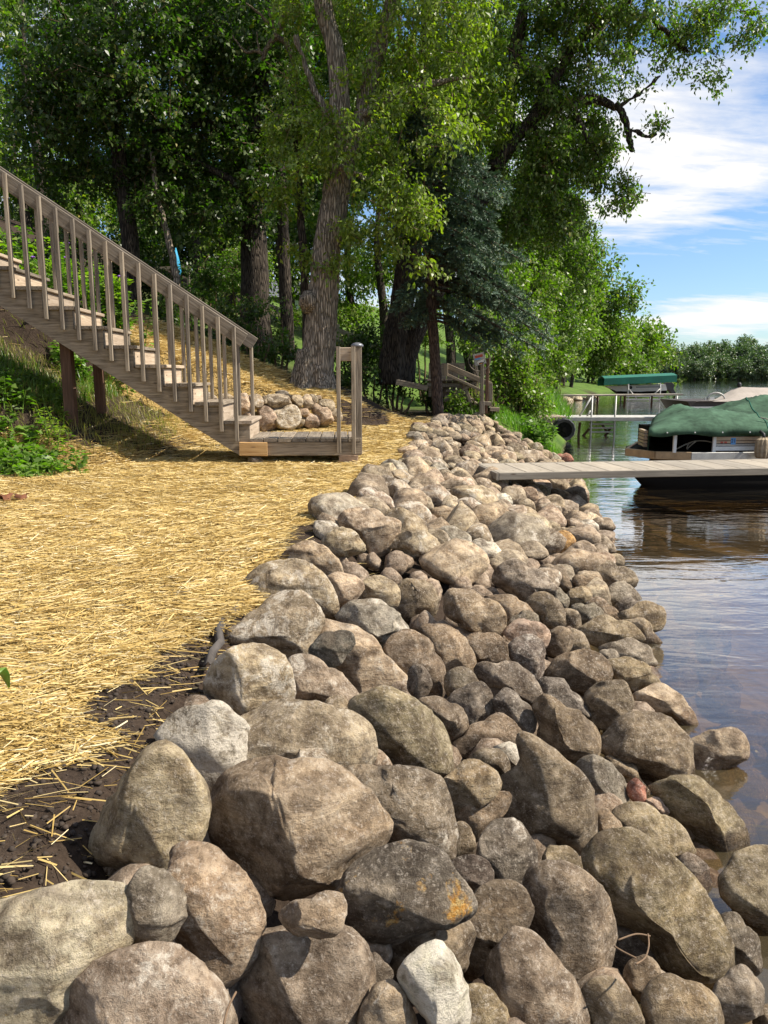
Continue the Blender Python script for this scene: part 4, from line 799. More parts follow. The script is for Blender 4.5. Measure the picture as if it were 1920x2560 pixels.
# ------------------------------------------------------------------ near dock
DA = np.array([1.13, 7.58, 0]); DE = np.array([math.cos(R(8)), math.sin(R(8)), 0]); DN = np.array([-DE[1], DE[0], 0]); DZ = -0.05
dock = empty('dock', (1.2, 8, -0.2), 'grey plank dock reaching from the riprap over the water', 'dock')
def dp(a, b, z): return DA + DE * a + DN * b + np.array([0, 0, z])
a = 0.0; i = 0
while a < 4.3:
    wd_ = 0.285
    board('deck_board', dp(a + wd_ / 2, .028, DZ - .012), dp(a + wd_ / 2, .84 - .028, DZ - .012), wd_ - 0.007, .024, M['dock'], dock, side=(0, 0, 1)); a += wd_; i += 1
for b0 in (0.012, .828): board('fascia', dp(0, b0, DZ - .034), dp(4.3, b0, DZ - .034), .072, .028, M['dock_side'], dock, side=DN)
board('fascia', dp(-.016, 0, DZ - .036), dp(-.016, .84, DZ - .036), .070, .028, M['dock_side'], dock, side=DE)
for a, b0 in ((4.1, .06), (4.1, .78)): MB().tube([dp(a, b0, DZ - .05), dp(a, b0, -1.9)], .028, 10).build('leg', M['alu'], dock, True)

# ------------------------------------------------------------------ pontoon boat under a green cover
BA = np.array([3.08, 9.78, 0]); BE = np.array([math.cos(R(5)), math.sin(R(5)), 0]); BN = np.array([-BE[1], BE[0], 0])
def bp(a, b, z): return BA + BE * a + BN * b + np.array([0, 0, z])
boat = empty('pontoon_boat', tuple(bp(1, 1, WATER)), 'pontoon boat under a sagging dark green cover moored behind the dock', 'boat')
DK = -0.115
for b0, a0 in ((.45, .30), (1.85, 1.1)):
    MB().tube([bp(a0, b0, WATER + .16), bp(a0 + .24, b0, WATER + .09), bp(a0 + .6, b0, WATER + .08), bp(5.6, b0, WATER + .08)], [.06, .22, .30, .30], 16).build('pontoon', M['hull_dark'], boat, True)
pl = [(.22, .55), (.40, .12), (.80, 0), (5.6, 0), (5.6, 2.35), (1.45, 2.35), (.80, 1.6), (.32, .9)]
MB().prism([bp(x, y, DK - .02) for x, y in pl], (0, 0, .06)).build('deck', M['hull_dark'], boat)
def strip(p0, p1, z, h_, t_, mat, nm): return board(nm, bp(*p0, z), bp(*p1, z), h_, t_, mat, boat, side=BN)
strip((.20, .56), (.39, .105), DK, .10, .04, M['vinyl'], 'rub_rail'); strip((.39, .105), (.80, -.018), DK, .10, .04, M['vinyl'], 'rub_rail')
strip((.80, -.022), (5.6, -.022), DK - .005, .10, .035, M['alu'], 'rub_rail')
strip((.20, .57), (.80, 1.62), DK, .10, .04, M['vinyl'], 'rub_rail')
for a in (.60, 1.12, 1.74, 2.5, 3.4): board('rail_post', bp(a, .03, DK + .04), bp(a, .03, .245), .045, .03, M['white'], boat, side=BN)
for (a0, a1) in ((1.145, 1.715), (1.765, 2.475), (2.525, 3.375), (3.425, 5.5)):
    z = DK + .055
    for h_, m_ in ((.06, 'white'), (.035, 'alu'), (.035, 'tan_panel'), (.055, 'tan_panel'), (.06, 'green'), (.05, 'white')):
        board('rail_panel', bp(a0, .035, z + h_ / 2), bp(a1, .035, z + h_ / 2), h_ - .006, .02, M[m_], boat, side=BN); z += h_
for z in (.232,): board('top_rail', bp(.5, .03, z), bp(5.5, .03, z), .03, .03, M['alu'], boat, side=BN)
st_ = board('sticker', bp(1.335, .022, .065), bp(1.40, .022, .065), .085, .003, M['sticker'], boat, side=BN)
fc = bpy.data.curves.new('number', 'FONT'); fc.body = '21'; fc.size = .062; fc.extrude = .001; fc.align_x = 'CENTER'; fc.align_y = 'CENTER'; fc.materials.append(M['ink'])
fo = bpy.data.objects.new('tmp', fc); nm_ = bpy.data.meshes.new_from_object(fo); bpy.data.objects.remove(fo); fo = bpy.data.objects.new('number', nm_); p = bp(1.3675, .0185, .067)
link(fo, st_, Matrix.Translation(Vector(p)) @ Matrix.Rotation(R(5), 4, 'Z') @ Matrix.Rotation(R(90), 4, 'X'))
for k in range(2): board('red_mark', bp(1.20 + .05 * k, .023, .05), bp(1.235 + .05 * k, .023, .05), .022, .002, M['red_ink'], boat, side=BN)
for k in range(5): board('seat_slat', bp(.42, .50, DK + .09 + .045 * k), bp(.50, .86, DK + .09 + .045 * k), .036, .05, M['tan_panel'], boat, side=BE)
MB().box(bp(3.1, 1.25, .03), (4.3, 1.5, .26), Matrix.Rotation(R(5), 3, 'Z')).build('dark_interior_fill', M['hull_dark'], boat)  # dark block added inside so the opening under the cover reads as shade
# cover: skirt plus a top pulled up over poles
na, nb = 90, 40; AA = np.linspace(.14, 5.55, na); BB = np.linspace(-.045, 2.4, nb)
ga, gb = np.meshgrid(AA, BB)
gb2 = gb; t01 = (ga - .14) / (5.55 - .14); a_min = .24 + .46 * gb; ga0 = ga; ga = a_min + t01 * (5.55 - a_min)
peaks = [(1.25, 1.35, .23), (1.35, .62, .22), (2.45, 1.2, .38), (3.6, 1.25, .40), (4.9, 1.2, .36)]
hh = np.zeros_like(ga)
for pa, pb, H_ in peaks: hh = np.maximum(hh, H_ * np.clip(1 - np.sqrt(((ga - pa) / 1.5) ** 2 + ((gb2 - pb) / 1.35) ** 2), 0, 1) ** 1.25)
edge = np.minimum(np.minimum((gb + .045) / .35, (2.4 - gb) / .35), np.minimum((ga0 - .14) / .35, 1)); edge = np.clip(edge, 0, 1)
P3 = np.stack([ga, gb2, 0 * ga], -1)
fold = np.zeros_like(ga)
for pa, pb, H_ in peaks:
    th = np.arctan2(gb2 - pb, ga - pa); r_ = np.hypot(ga - pa, gb2 - pb); fold += .022 * (1 - 2 * np.abs(np.sin(3.5 * th + pa * 5 + .6 * np.sin(2 * th))) ** .7) * np.exp(-((r_ - .5) / .5) ** 2)
zt = .262 + hh * np.sqrt(edge) + fold * edge + .008 * snoise(P3, 4.0, 3, 2) * edge - .03 * (1 - edge)
Vt = (BA + ga[..., None] * BE + gb2[..., None] * BN + np.array([0, 0, 1]) * zt[..., None])
ring = [(0, j) for j in range(na)] + [(i, na - 1) for i in range(1, nb)] + [(nb - 1, j) for j in range(na - 2, -1, -1)] + [(i, 0) for i in range(nb - 2, 0, -1)]
top = Vt.reshape(-1, 3); ii = np.arange(na * nb).reshape(nb, na)
fs = [tuple(int(x) for x in q) for q in np.stack([ii[:-1, :-1], ii[:-1, 1:], ii[1:, 1:], ii[1:, :-1]], -1).reshape(-1, 4)]
sk = []
for k, (i, j) in enumerate(ring):
    p = Vt[i, j]; drop = .085 + .018 * math.sin(k * .55) + (.20 if j == 0 and 3 < i < nb - 3 else 0)
    out = BN * (-.012 if i == 0 else .012) * (1 + .8 * math.sin(k * .9)); sk.append(p + out - np.array([0, 0, drop]))
n0 = len(top); rid = [int(ii[i, j]) for i, j in ring]
for k in range(len(ring)): l = (k + 1) % len(ring); fs.append((rid[k], n0 + k, n0 + l, rid[l]))
cov = mesh_np('cover', np.concatenate([top, np.array(sk)]), fs, M['green'], boat, smooth=True); cov['label'] = 'sagging dark green canvas cover with folds'
md = cov.modifiers.new('thick', 'SOLIDIFY'); md.thickness = 0.004
for jc in (26, 44, 62): MB().tube([Vt[i, jc] + [0, 0, .004] for i in range(nb)], .006, 5, False).build('seam', M['green_lift'], boat)
for k in range(9):
    p = bp(.45 + k * .36, -.062, .185); MB().tube([p, p + BN * -.008], .009, 8).build('snap', M['white'], boat)
pts = [bp(1.75, .1, .36), bp(2.1, -.03, .27), bp(2.6, -.08, .15), bp(3.2, -.1, .02)]
MB().tube(pts, .008, 6).build('tie_rope', M['rope'], boat, True)
pts = [bp(.75 + .5 * t + .1 * math.sin(9 * t), .25 + .06 * math.cos(12 * t), DK + .05 + .12 * abs(math.sin(7 * t))) for t in np.linspace(0, 1, 30)]
MB().tube(pts, .009, 5).build('coiled_rope', M['rope'], boat, True)
fen = empty('boat_fender', tuple(bp(1.68, -.12, -.1)), 'dirty ribbed tan fender hanging against the pontoon boat', 'fender')
mb = MB(); Vf = []; n = 44; prof = [(-.185, .06), (-.17, .086), (-.10, .10), (0.0, .096), (.05, .085), (.075, .05)]
for z, r_ in prof:
    for k in range(n):
        th = 2 * math.pi * k / n; rr_ = r_ * (1 + (.09 if k % 4 < 2 else -.05)); Vf.append(bp(1.68, -.135, .045 + z) + BE * rr_ * math.cos(th) + BN * .75 * rr_ * math.sin(th))
fs = [(i * n + k, i * n + (k + 1) % n, (i + 1) * n + (k + 1) % n, (i + 1) * n + k) for i in range(len(prof) - 1) for k in range(n)]
mesh_np('body', np.array(Vf), fs + [tuple(range(n))[::-1], tuple((len(prof) - 1) * n + k for k in range(n))], M['fender'], fen)
MB().tube([bp(1.68, -.135, .11), bp(1.68, -.12, .16), bp(1.68, -.02, .20)], .02, 8).build('hanger', M['black'], fen, True)

# ------------------------------------------------------------------ covered boat behind, beige
YB = 17.0; bb = empty('covered_boat', tuple(at(1830, 1015, YB)), 'boat with a beige pointed cover behind the green pontoon boat', 'boat')
def q(u, v, y=YB): return at(u, v, y)
L0, L1 = q(1718, 1016), q(2120, 1012)
MB().prism([q(1718, 1003), q(2120, 1000), q(2120, 1030), q(1735, 1030)], (0, 1.7, 0)).build('hull', M['brown_cv'], bb)
MB().prism([q(1725, 1017, YB - .05), q(2120, 1015, YB - .05), q(2120, 1019, YB - .05), q(1725, 1021, YB - .05)], (0, .04, 0)).build('trim', M['white'], bb)
rid = [q(1755, 1001, YB + .85), q(1790, 997, YB + .85), q(1830, 975, YB + .85), q(1848, 966, YB + .85), q(1900, 970, YB + .85), q(1990, 968, YB + .85), q(2110, 974, YB + .85)]
fl = [q(x, 1004, YB - .04) for x in (1740, 1780, 1825, 1850, 1905, 1990, 2115)]; bk = [q(x, 1004, YB + 1.7) for x in (1745, 1785, 1825, 1850, 1905, 1990, 2110)]
cv = []; rows = 9
for r_ in range(rows):
    t_ = r_ / (rows - 1)
    for k in range(7):
        if t_ < .5: p = np.array(fl[k]) * (1 - 2 * t_) + np.array(rid[k]) * 2 * t_; p[2] -= .10 * math.sin(math.pi * 2 * t_) * (rid[k][2] - fl[k][2])
        else: p = np.array(rid[k]) * (2 - 2 * t_) + np.array(bk[k]) * (2 * t_ - 1)
        p[2] += .01 * math.sin(k * 3 + r_ * 2); cv.append(p)
mesh_np('cover', np.array(cv), [(r_ * 7 + k, r_ * 7 + k + 1, r_ * 7 + 8 + k, r_ * 7 + 7 + k) for r_ in range(rows - 1) for k in range(6)], M['beige'], bb, smooth=True)
MB().tube([np.array(rid[3]) - [0, 0, .05], np.array(rid[3]) + [0, 0, .05], np.array(rid[3]) + [0, 0, .09]], [.035, .05, .02], 10).build('pole_cap', M['black'], bb, True)
MB().tube([q(1768 + 22 * (1 - math.cos(t)), 999 - 17 * math.sin(t), YB + .3) for t in np.linspace(0, math.pi, 13)], .018, 8).build('grab_hoop', M['alu'], bb, True)
MB().box(q(1779, 996, YB + .4), (.10, .05, .06)).box(q(1764, 997, YB + .4), (.06, .05, .05)).build('instrument', M['white'], bb)

# ------------------------------------------------------------------ neighbour's dock with wheel
YD = 18.5; nd = empty('roll_in_dock', tuple(at(1450, 1090, YD)), 'pale narrow dock with pipe legs beyond the near dock', 'dock')
def n_(u, v, y=YD): return at(u, v, y)
zt = n_(1500, 1043)[2]
xa, xb = n_(1405, 1043)[0], n_(1800, 1043)[0]
k = 0; x = xa
while x < xb: board('plank', (x + .09, YD, zt - .012), (x + .09, YD + 1.0, zt - .012), .172, .024, M['white_dock'], nd, side=(0, 0, 1)); x += .18
for yy in (YD - .012, YD + 1.012): board('side_rail', (xa, yy, zt - .045), (xb, yy, zt - .045), .085, .022, M['alu'], nd, side=(0, 1, 0))
for u in (1480, 1539, 1691):
    p = n_(u, 1043); MB().tube([(p[0], YD + .05, zt + .50), (p[0], YD + .05, -1.4)], .022, 10).build('pipe_leg', M['alu'], nd, True)
for (u0, v0, u1, v1) in ((1478, 993, 1447, 1044), (1476, 1026, 1466, 1044)):
    MB().tube([n_(u0, v0, YD + .4), n_(u1, v1, YD + .4)], .022, 8).build('brace', M['alu'], nd, True)
for (u0, v0, u1, v1) in ((1478, 1066, 1456, 1092), (1528, 1068, 1512, 1090), (1450, 1056, 1446, 1090), (1506, 1062, 1520, 1085)):
    board('leg', n_(u0, v0, YD + .3), n_(u1, v1, YD + .3), .05, .05, M['wood_brown'], nd, side=(0, 1, 0))
for v in (1060, 1070, 1080): board('cross_bar', n_(1472, v, YD + .2), n_(1536, v, YD + .2), .035, .03, M['white_dock'], nd, side=(0, 1, 0))
wl = empty('black_tyre', tuple(n_(1408, 1100, 17.3)), 'big black wheel on the shore under the neighbouring dock', 'wheel')
wc = np.array(n_(1408, 1074, 17.3)); Vw = []; n = 48
for y_, r_ in ((-.11, .17), (-.12, .225), (-.07, .25), (.07, .25), (.12, .225), (.11, .17)):
    for k in range(n):
        th = 2 * math.pi * k / n; s = r_ * (1 + (.03 if k % 4 < 2 and r_ > .2 else 0)); Vw.append(wc + [s * math.cos(th), y_, s * math.sin(th)])
mesh_np('tread', np.array(Vw), [(i * n + k, i * n + (k + 1) % n, (i + 1) * n + (k + 1) % n, (i + 1) * n + k) for i in range(5) for k in range(n)], M['black'], wl)
mb = MB().tube([wc + [0, -.095, 0], wc + [0, .095, 0]], .175, 24).tube([wc + [0, -.12, 0], wc + [0, .12, 0]], .05, 12)
for k in range(6): th = k * math.pi / 3; mb.box(wc + [.10 * math.cos(th), -.10, .10 * math.sin(th)], (.13, .02, .03), Matrix.Rotation(-th, 3, 'Y'))
mb.build('hub', M['hull_dark'], wl)
pf = empty('shore_platform', tuple(n_(1350, 1045, 17.6)), 'small tan plank platform on the grassy bank', 'platform')
xa, xb = n_(1292, 1040, 17.6)[0], n_(1412, 1040, 17.6)[0]; zt = n_(1350, 1044, 17.6)[2]; k = 0
while xa + .14 * k < xb: board('plank', (xa + .14 * k + .07, 17.6, zt), (xa + .14 * k + .07, 18.8, zt), .132, .04, M['wood_riser'], pf, side=(0, 0, 1)); k += 1
board('edge_board', (xa, 17.58, zt - .06), (xb, 17.58, zt - .06), .14, .03, M['wood'], pf, side=(0, 1, 0))
for x in (xa + .1, xb - .1): board('leg', (x, 17.7, zt - .03), (x, 17.7, zt - .8), .09, .09, M['wood_brown'], pf)
fd = empty('far_dock', tuple(at(1500, 1000, 40)), 'thin pale dock crossing the water before the boat lift', 'dock')
p0, p1 = at(1364, 989, 40), at(1700, 986, 40)
for i in range(14):
    a0, a1 = p0 + (p1 - p0) * i / 14, p0 + (p1 - p0) * (i + .96) / 14; board('plank', a0, a1, 1.0, .07, M['dock'], fd, side=(0, 0, 1))
for u in (1494, 1562, 1630, 1686): p = at(u, 990, 39.9); MB().tube([(p[0], 39.9, p[2]), (p[0], 39.9, -1.5)], .05, 8).build('leg', M['wood_brown'], fd)

# ------------------------------------------------------------------ boat lift with canopy and the boat in it
YL = 44.0
def l_(u, v, y=YL): return at(u, v, y)
shr = empty('shore_stones', tuple(at(1380, 1000, 43)), 'pale stones piled at the eroded neighbouring shore', 'stone bank'); gq = np.random.default_rng(3)
for i in range(34):
    uu = gq.uniform(1325, 1500); yy = 43 + (uu - 1400) * .06 + gq.uniform(-1.5, 1.5); vv = 1003 - max(0, (uu - 1400) * .10) - gq.uniform(0, 34) * max(0, 1 - (uu - 1325) / 95.0); p = at(uu, vv, yy); ob = bpy.data.objects.new('stone', PROTO[gq.integers(16)])
    link(ob, shr, Matrix.Translation(Vector(p)) @ Matrix.Rotation(gq.uniform(0, 6), 4, 'Z') @ Matrix.Scale(gq.uniform(.22, .42) / .15, 4)); color(ob, 'pale', .5)
lift = empty('boat_lift', tuple(l_(1600, 1003)), 'boat lift with a dark teal canopy standing in the lake', 'boat lift')
P0, P1 = l_(1511, 946), l_(1693, 938); sk_ = .38; top = []
for k in range(9):
    t_ = k / 8; p = P0 + (P1 - P0) * t_; top.append(p)
V = []; rows = [(0, -sk_), (0, 0), (.8, .10), (1.6, .13), (2.4, .08), (3.0, -.05), (3.0, -.45)]
for (dy, dz) in rows:
    for k, p in enumerate(top): V.append(p + np.array([dy * .15, dy, dz + (.03 * (k % 2) if dz == -sk_ else 0)]))
can = mesh_np('canopy', np.array(V), [(r_ * 9 + k, r_ * 9 + k + 1, r_ * 9 + 10 + k, r_ * 9 + 9 + k) for r_ in range(len(rows) - 1) for k in range(8)], M['green_lift'], lift)
can.modifiers.new('thick', 'SOLIDIFY').thickness = .02
for u, yy in ((1572, .05), (1652, .05), (1580, 2.9), (1658, 2.9)):
    p = l_(u, 955, YL); MB().tube([(p[0] + .1 * yy, YL + yy, p[2] + .2), (p[0] + .1 * yy, YL + yy, -1.2)], .05, 8).build('post', M['alu'], lift, True)
for (u0, v0, u1, v1) in ((1573, 974, 1594, 1000), (1650, 972, 1630, 990)): MB().tube([l_(u0, v0), l_(u1, v1)], .035, 8).build('brace', M['alu'], lift, True)
for v in (990, 999): board('beam', l_(1565, v), l_(1660, v), .10, .08, M['alu'], lift)
mb_ = empty('motor_boat', tuple(l_(1600, 985, YL + 1)), 'white motor boat with dark bottom hoisted in the boat lift', 'boat'); YM = YL + .9
up = [(1517, 966), (1560, 964), (1664, 961), (1668, 976), (1600, 979), (1540, 978)]; lw = [(1532, 974), (1540, 978), (1600, 979), (1668, 976), (1664, 989), (1570, 992), (1548, 986)]
for nm, pl, mt in (('topsides', up, 'white'), ('bottom', lw, 'hull_dark')):
    m2 = MB(); n0 = len(pl); f_ = [l_(u, v, YM) for u, v in pl]; b_ = [l_(u + (18 if u < 1560 else 0) * 0, v, YM) + np.array([.25 if u < 1550 else .1, 1.5, 0]) for u, v in pl]
    m2.v = f_ + b_; m2.f = [tuple(range(n0))[::-1], tuple(range(n0, 2 * n0))] + [(i, (i + 1) % n0, n0 + (i + 1) % n0, n0 + i) for i in range(n0)]
    m2.build(nm, M[mt], mb_)
MB().prism([l_(u, v, YM + .5) for u, v in ((1664, 957), (1680, 956), (1687, 963), (1684, 972), (1690, 983), (1682, 986), (1674, 975), (1668, 972))], (0, .4, 0)).build('outboard_motor', M['black'], mb_)
MB().tube([l_(1577, 969, YM - .03), l_(1577, 969, YM + .0)], .09, 14).build('round_emblem', M['black'], mb_)
board('stripe', l_(1590, 968, YM - .012), l_(1655, 967, YM - .012), .06, .02, M['cap'], mb_, side=(0, 1, 0))

# ------------------------------------------------------------------ neighbour's timber lookout with steps
YK = 13.75
def k_(x, y, d=YK): return at(900 + x / 3.318, 820 + y / 3.318, d)
lk = empty('timber_platform', tuple(k_(600, 740)), 'old timber platform with slanted legs and stair rail behind the spruce trunk', 'platform')
def kb(nm, x0, y0, x1, y1, w_, d=YK, t_=.06, m_='wood'): return board(nm, k_(x0, y0, d), k_(x1, y1, d), w_ * .66, t_, M[m_], lk, side=(0, 1, 0))
kb('leg', 345, 440, 240, 735, .20, YK - .3, .09); kb('leg', 560, 350, 455, 760, .22, YK - .5, .09); kb('leg', 480, 330, 470, 430, .10, YK + .8, .09); kb('leg', 720, 300, 720, 560, .12, YK + .5, .09)
kb('top_rail', 370, 300, 610, 335, .20, YK - .2, .08); kb('beam', 300, 448, 560, 500, .14, YK - .45, .05); kb('beam', 555, 470, 960, 480, .10, YK - .1, .05)
kb('deck_edge', 540, 440, 950, 436, .10, YK - .2, .05); 
for i in range(7): kb('deck_board', 570 + 50 * i, 432, 616 + 50 * i, 432, .9, YK + .3, .04)
for o_ in list(lk.children)[-7:]: bpy.data.objects.remove(o_)
for i in range(11):
    p = k_(575 + 36 * i, 432, YK - .2); board('deck_board', (p[0], YK - .2, p[2]), (p[0], YK + .9, p[2]), .088, .03, M['wood'], lk, side=(0, 0, 1))
kb('stair_rail', 715, 312, 1085, 470, .13, YK - .2); kb('lower_rail', 720, 385, 1040, 535, .07, YK - .2); kb('rail_post', 712, 300, 712, 400, .10, YK - .25, .08); kb('rail_post', 1082, 458, 1080, 650, .10, YK - .25, .08)
kb('stringer', 700, 510, 1010, 690, .26, YK + .1, .05); kb('brace', 700, 605, 965, 445, .09, YK - .15, .05); kb('brace', 700, 575, 900, 480, .07, YK - .05, .04); kb('brace', 860, 460, 925, 640, .09, YK - .12, .05)
for i in range(5): p = k_(760 + 60 * i, 520 + 36 * i, YK + .1); board('step', (p[0], YK - .1, p[2]), (p[0], YK + .9, p[2]), .24, .04, M['wood'], lk, side=(0, 0, 1))
kb('step', 1000, 620, 1070, 625, .10, YK - .2, .5); kb('step', 1065, 668, 1140, 672, .10, YK - .2, .5)
sg = empty('winch_stand', tuple(k_(1010, 780, 13.2)), 'two thin posts carrying a pale wheel hoop and a tilted notice', 'winch stand')
def sb(nm, x0, y0, x1, y1, w_, d=13.2, t_=.05, m_='wood'): return board(nm, k_(x0, y0, d), k_(x1, y1, d), w_, t_, M[m_], sg, side=(0, 1, 0))
sb('post', 1010, 300, 1012, 790, .055); sb('post', 1060, 250, 1045, 710, .05, 13.35, .05, 'wood_brown'); sb('post_sleeve', 1010, 610, 1010, 710, .085, 13.2, .08)
c_ = k_(992, 265, 13.25); rr_ = 90 / 3.318 * 13.25 / F
MB().tube([c_ + [rr_ * math.cos(t), .02, rr_ * math.sin(t)] for t in np.linspace(0, 2 * math.pi, 33)], .007, 8, False).build('hoop', M['hoop'], sg, True)
for t in (.2, 2.3, 4.4): MB().tube([c_ + [0, .02, 0], c_ + [rr_ * math.cos(t), .02, rr_ * math.sin(t)]], .005, 6).build('spoke', M['hoop'], sg, True)
pn = sb('notice_board', 945, 270, 1038, 245, .19, 13.15, .012, 'alu')
for x0, y0, x1, y1, w_, m_ in ((955, 243, 1018, 226, .04, 'red_ink'), (955, 262, 1000, 250, .025, 'sticker'), (975, 292, 1030, 272, .04, 'white'), (985, 296, 1018, 286, .025, 'orange'), (1015, 300, 1036, 270, .012, 'ink')):
    o = board('notice_print', k_(x0, y0, 13.14), k_(x1, y1, 13.14), w_, .003, M[m_], pn, side=(0, 1, 0))
# hillside handrail, pale house, blue parasol
hr = empty('hillside_handrail', tuple(at(900, 870, 24)), 'long wooden handrail running down the grassy hillside', 'railing')
board('rail', at(800, 803, 24), at(965, 880, 24), .14, .05, M['wood'], hr, side=(0, 1, 0)); board('lower_rail', at(800, 832, 24), at(950, 895, 24), .08, .05, M['wood'], hr, side=(0, 1, 0))
for u, v in ((815, 808), (845, 820), (880, 838), (918, 852), (950, 870)): p = at(u, v, 24); board('post', (p[0], 24.05, p[2] - .7), (p[0], 24.05, p[2] + .12), .10, .10, M['wood'], hr)
hs = empty('house', tuple(at(735, 830, 46)), 'pale house glimpsed between the dark trunks', 'house')
p = at(735, 775, 46); MB().box((p[0] - 2, 48, p[2] - .5), (6.0, 4, 2.4)).build('wall', M['house'], hs)
MB().prism([(p[0] - 5.3, 45.7, p[2] + .70), (p[0] + 1.3, 45.7, p[2] + .70), (p[0] + .6, 48, p[2] + 1.9), (p[0] - 4.6, 48, p[2] + 1.9)], (0, .15, -.12)).build('roof', M['cap'], hs)
for dx in (-.6, -2.4): MB().box((p[0] + dx, 45.98, p[2] - .3), (.9, .06, 1.0)).build('window', M['cap'], hs)
um = empty('closed_parasol', tuple(at(442, 690, 20)), 'closed blue parasol standing under the trees on the hill', 'parasol')
p = at(442, 700, 20); MB().tube([p + [0, 0, -.6], p + [0, 0, .75]], .02, 8).build('pole', M['wood'], um)
MB().tube([p + [0, 0, .05], p + [0, 0, .2], p + [0, 0, .5], p + [0, 0, .76]], [.07, .12, .08, .02], 9).build('canopy', M['blue'], um, True)
tp = empty('timber_fence', tuple(at(400, 690, 21)), 'low timber deck rail under the trees by the blue parasol', 'fence')
board('rail', at(385, 672, 21), at(475, 668, 21), .07, .05, M['wood'], tp, side=(0, 1, 0))
for u in (390, 430, 470): p = at(u, 670, 21.05); board('post', (p[0], 21.05, p[2] - .6), (p[0], 21.05, p[2] + .05), .07, .07, M['wood'], tp)
# ------------------------------------------------------------------ vegetation helpers
def unit(a): return a / (np.linalg.norm(a, axis=-1, keepdims=True) + 1e-9)
def leaf_quads(P, D, Nn, L, W, fold=0.18):
    D = unit(D); S = unit(np.cross(D, Nn)); U = np.cross(S, D); L = L[:, None]; W = W[:, None]
    m = P + D * L * 0.45
    V = np.stack([P, m + S * W / 2 + U * W * fold, P + D * L - U * L * .12, m - S * W / 2 + U * W * fold], 1).reshape(-1, 3)
    return V, np.arange(len(P) * 4).reshape(-1, 4)
def sprays(blobs, per, L, W, g, cov=5.0, twig=0.34, droop=0.35, gate=0.25, seed=1, upn=0.9):
    """blobs: (centre, radii). Leaves in twig sprays; returns leaf quads and twig segments"""
    Ps, Ds, Ns, tw = [], [], [], []
    for c, r in blobs:
        n = int(cov * math.pi * r[0] * r[2] / (L * W * 0.5)); K = max(4, n // per)
        d = unit(g.normal(size=(K, 3))); rad = g.uniform(0, 1, K) ** (1 / 2.3)
        C = c + d * rad[:, None] * r
        keep = snoise(C, 2.2 / max(.6, float(np.mean(r))) + .9, seed, 2) > -0.55 + gate; C = C[keep]; d = d[keep]; K = len(C)
        if K == 0: continue
        ax = unit(d * np.array([1, 1, .5]) * .8 + g.normal(size=(K, 3)) * .55 + np.array([0, 0, -droop]))
        tl = twig * g.uniform(.6, 1.3, K); tw.append((C - ax * tl[:, None] * .9, C + ax * tl[:, None] * .5))
        t = g.uniform(-.5, .6, (K, per)); jit = g.normal(size=(K, per, 3)) * (.16 * twig)
        P = C[:, None] + ax[:, None] * (t * tl[:, None])[..., None] + jit
        D = ax[:, None] * .5 + g.normal(size=(K, per, 3)) * .6 + np.array([0, 0, -droop])
        Nn = np.array([0, 0, upn]) + g.normal(size=(K, per, 3)) * .55 + d[:, None] * .25
        Ps.append(P.reshape(-1, 3)); Ds.append(D.reshape(-1, 3)); Ns.append(unit(Nn).reshape(-1, 3))
    P, D, Nn = map(np.concatenate, (Ps, Ds, Ns)); n = len(P)
    V, Fq = leaf_quads(P, D, Nn, L * g.uniform(.6, 1.25, n), W * g.uniform(.6, 1.25, n))
    return V, Fq, tw
def blob(u, v, ru, rv, y, ry=None):
    k = y / F; return (np.array(at(u, v, y)), np.array([ru * k, (ry if ry else .75 * (ru + rv) / 2 * k), rv * k]))
def smooth_path(pts, rads, sub=5):
    pts = np.array(pts, float); n = len(pts); out, ro = [], []
    for i in range(n - 1):
        p0, p1, p2, p3 = pts[max(i - 1, 0)], pts[i], pts[i + 1], pts[min(i + 2, n - 1)]
        for k in range(sub):
            t = k / sub; out.append(.5 * ((2 * p1) + (-p0 + p2) * t + (2 * p0 - 5 * p1 + 4 * p2 - p3) * t * t + (-p0 + 3 * p1 - 3 * p2 + p3) * t ** 3)); ro.append(rads[i] * (1 - t) + rads[i + 1] * t)
    out.append(pts[-1]); ro.append(rads[-1]); return out, ro
def limb(mb, pts, rads, n=10, wob=0.0, sub=5):
    if n > 30: sub, wob = 14, 0.0
    p, r = smooth_path(pts, rads, sub)
    if wob: p = [x + wob * np.array([math.sin(i * 1.7), math.cos(i * 2.3), 0]) for i, x in enumerate(p)]
    mb.tube(p, r, n)
def pxpath(lst, y): return [at(u, v, y if len(q) == 0 else q[0]) for u, v, *q in lst]
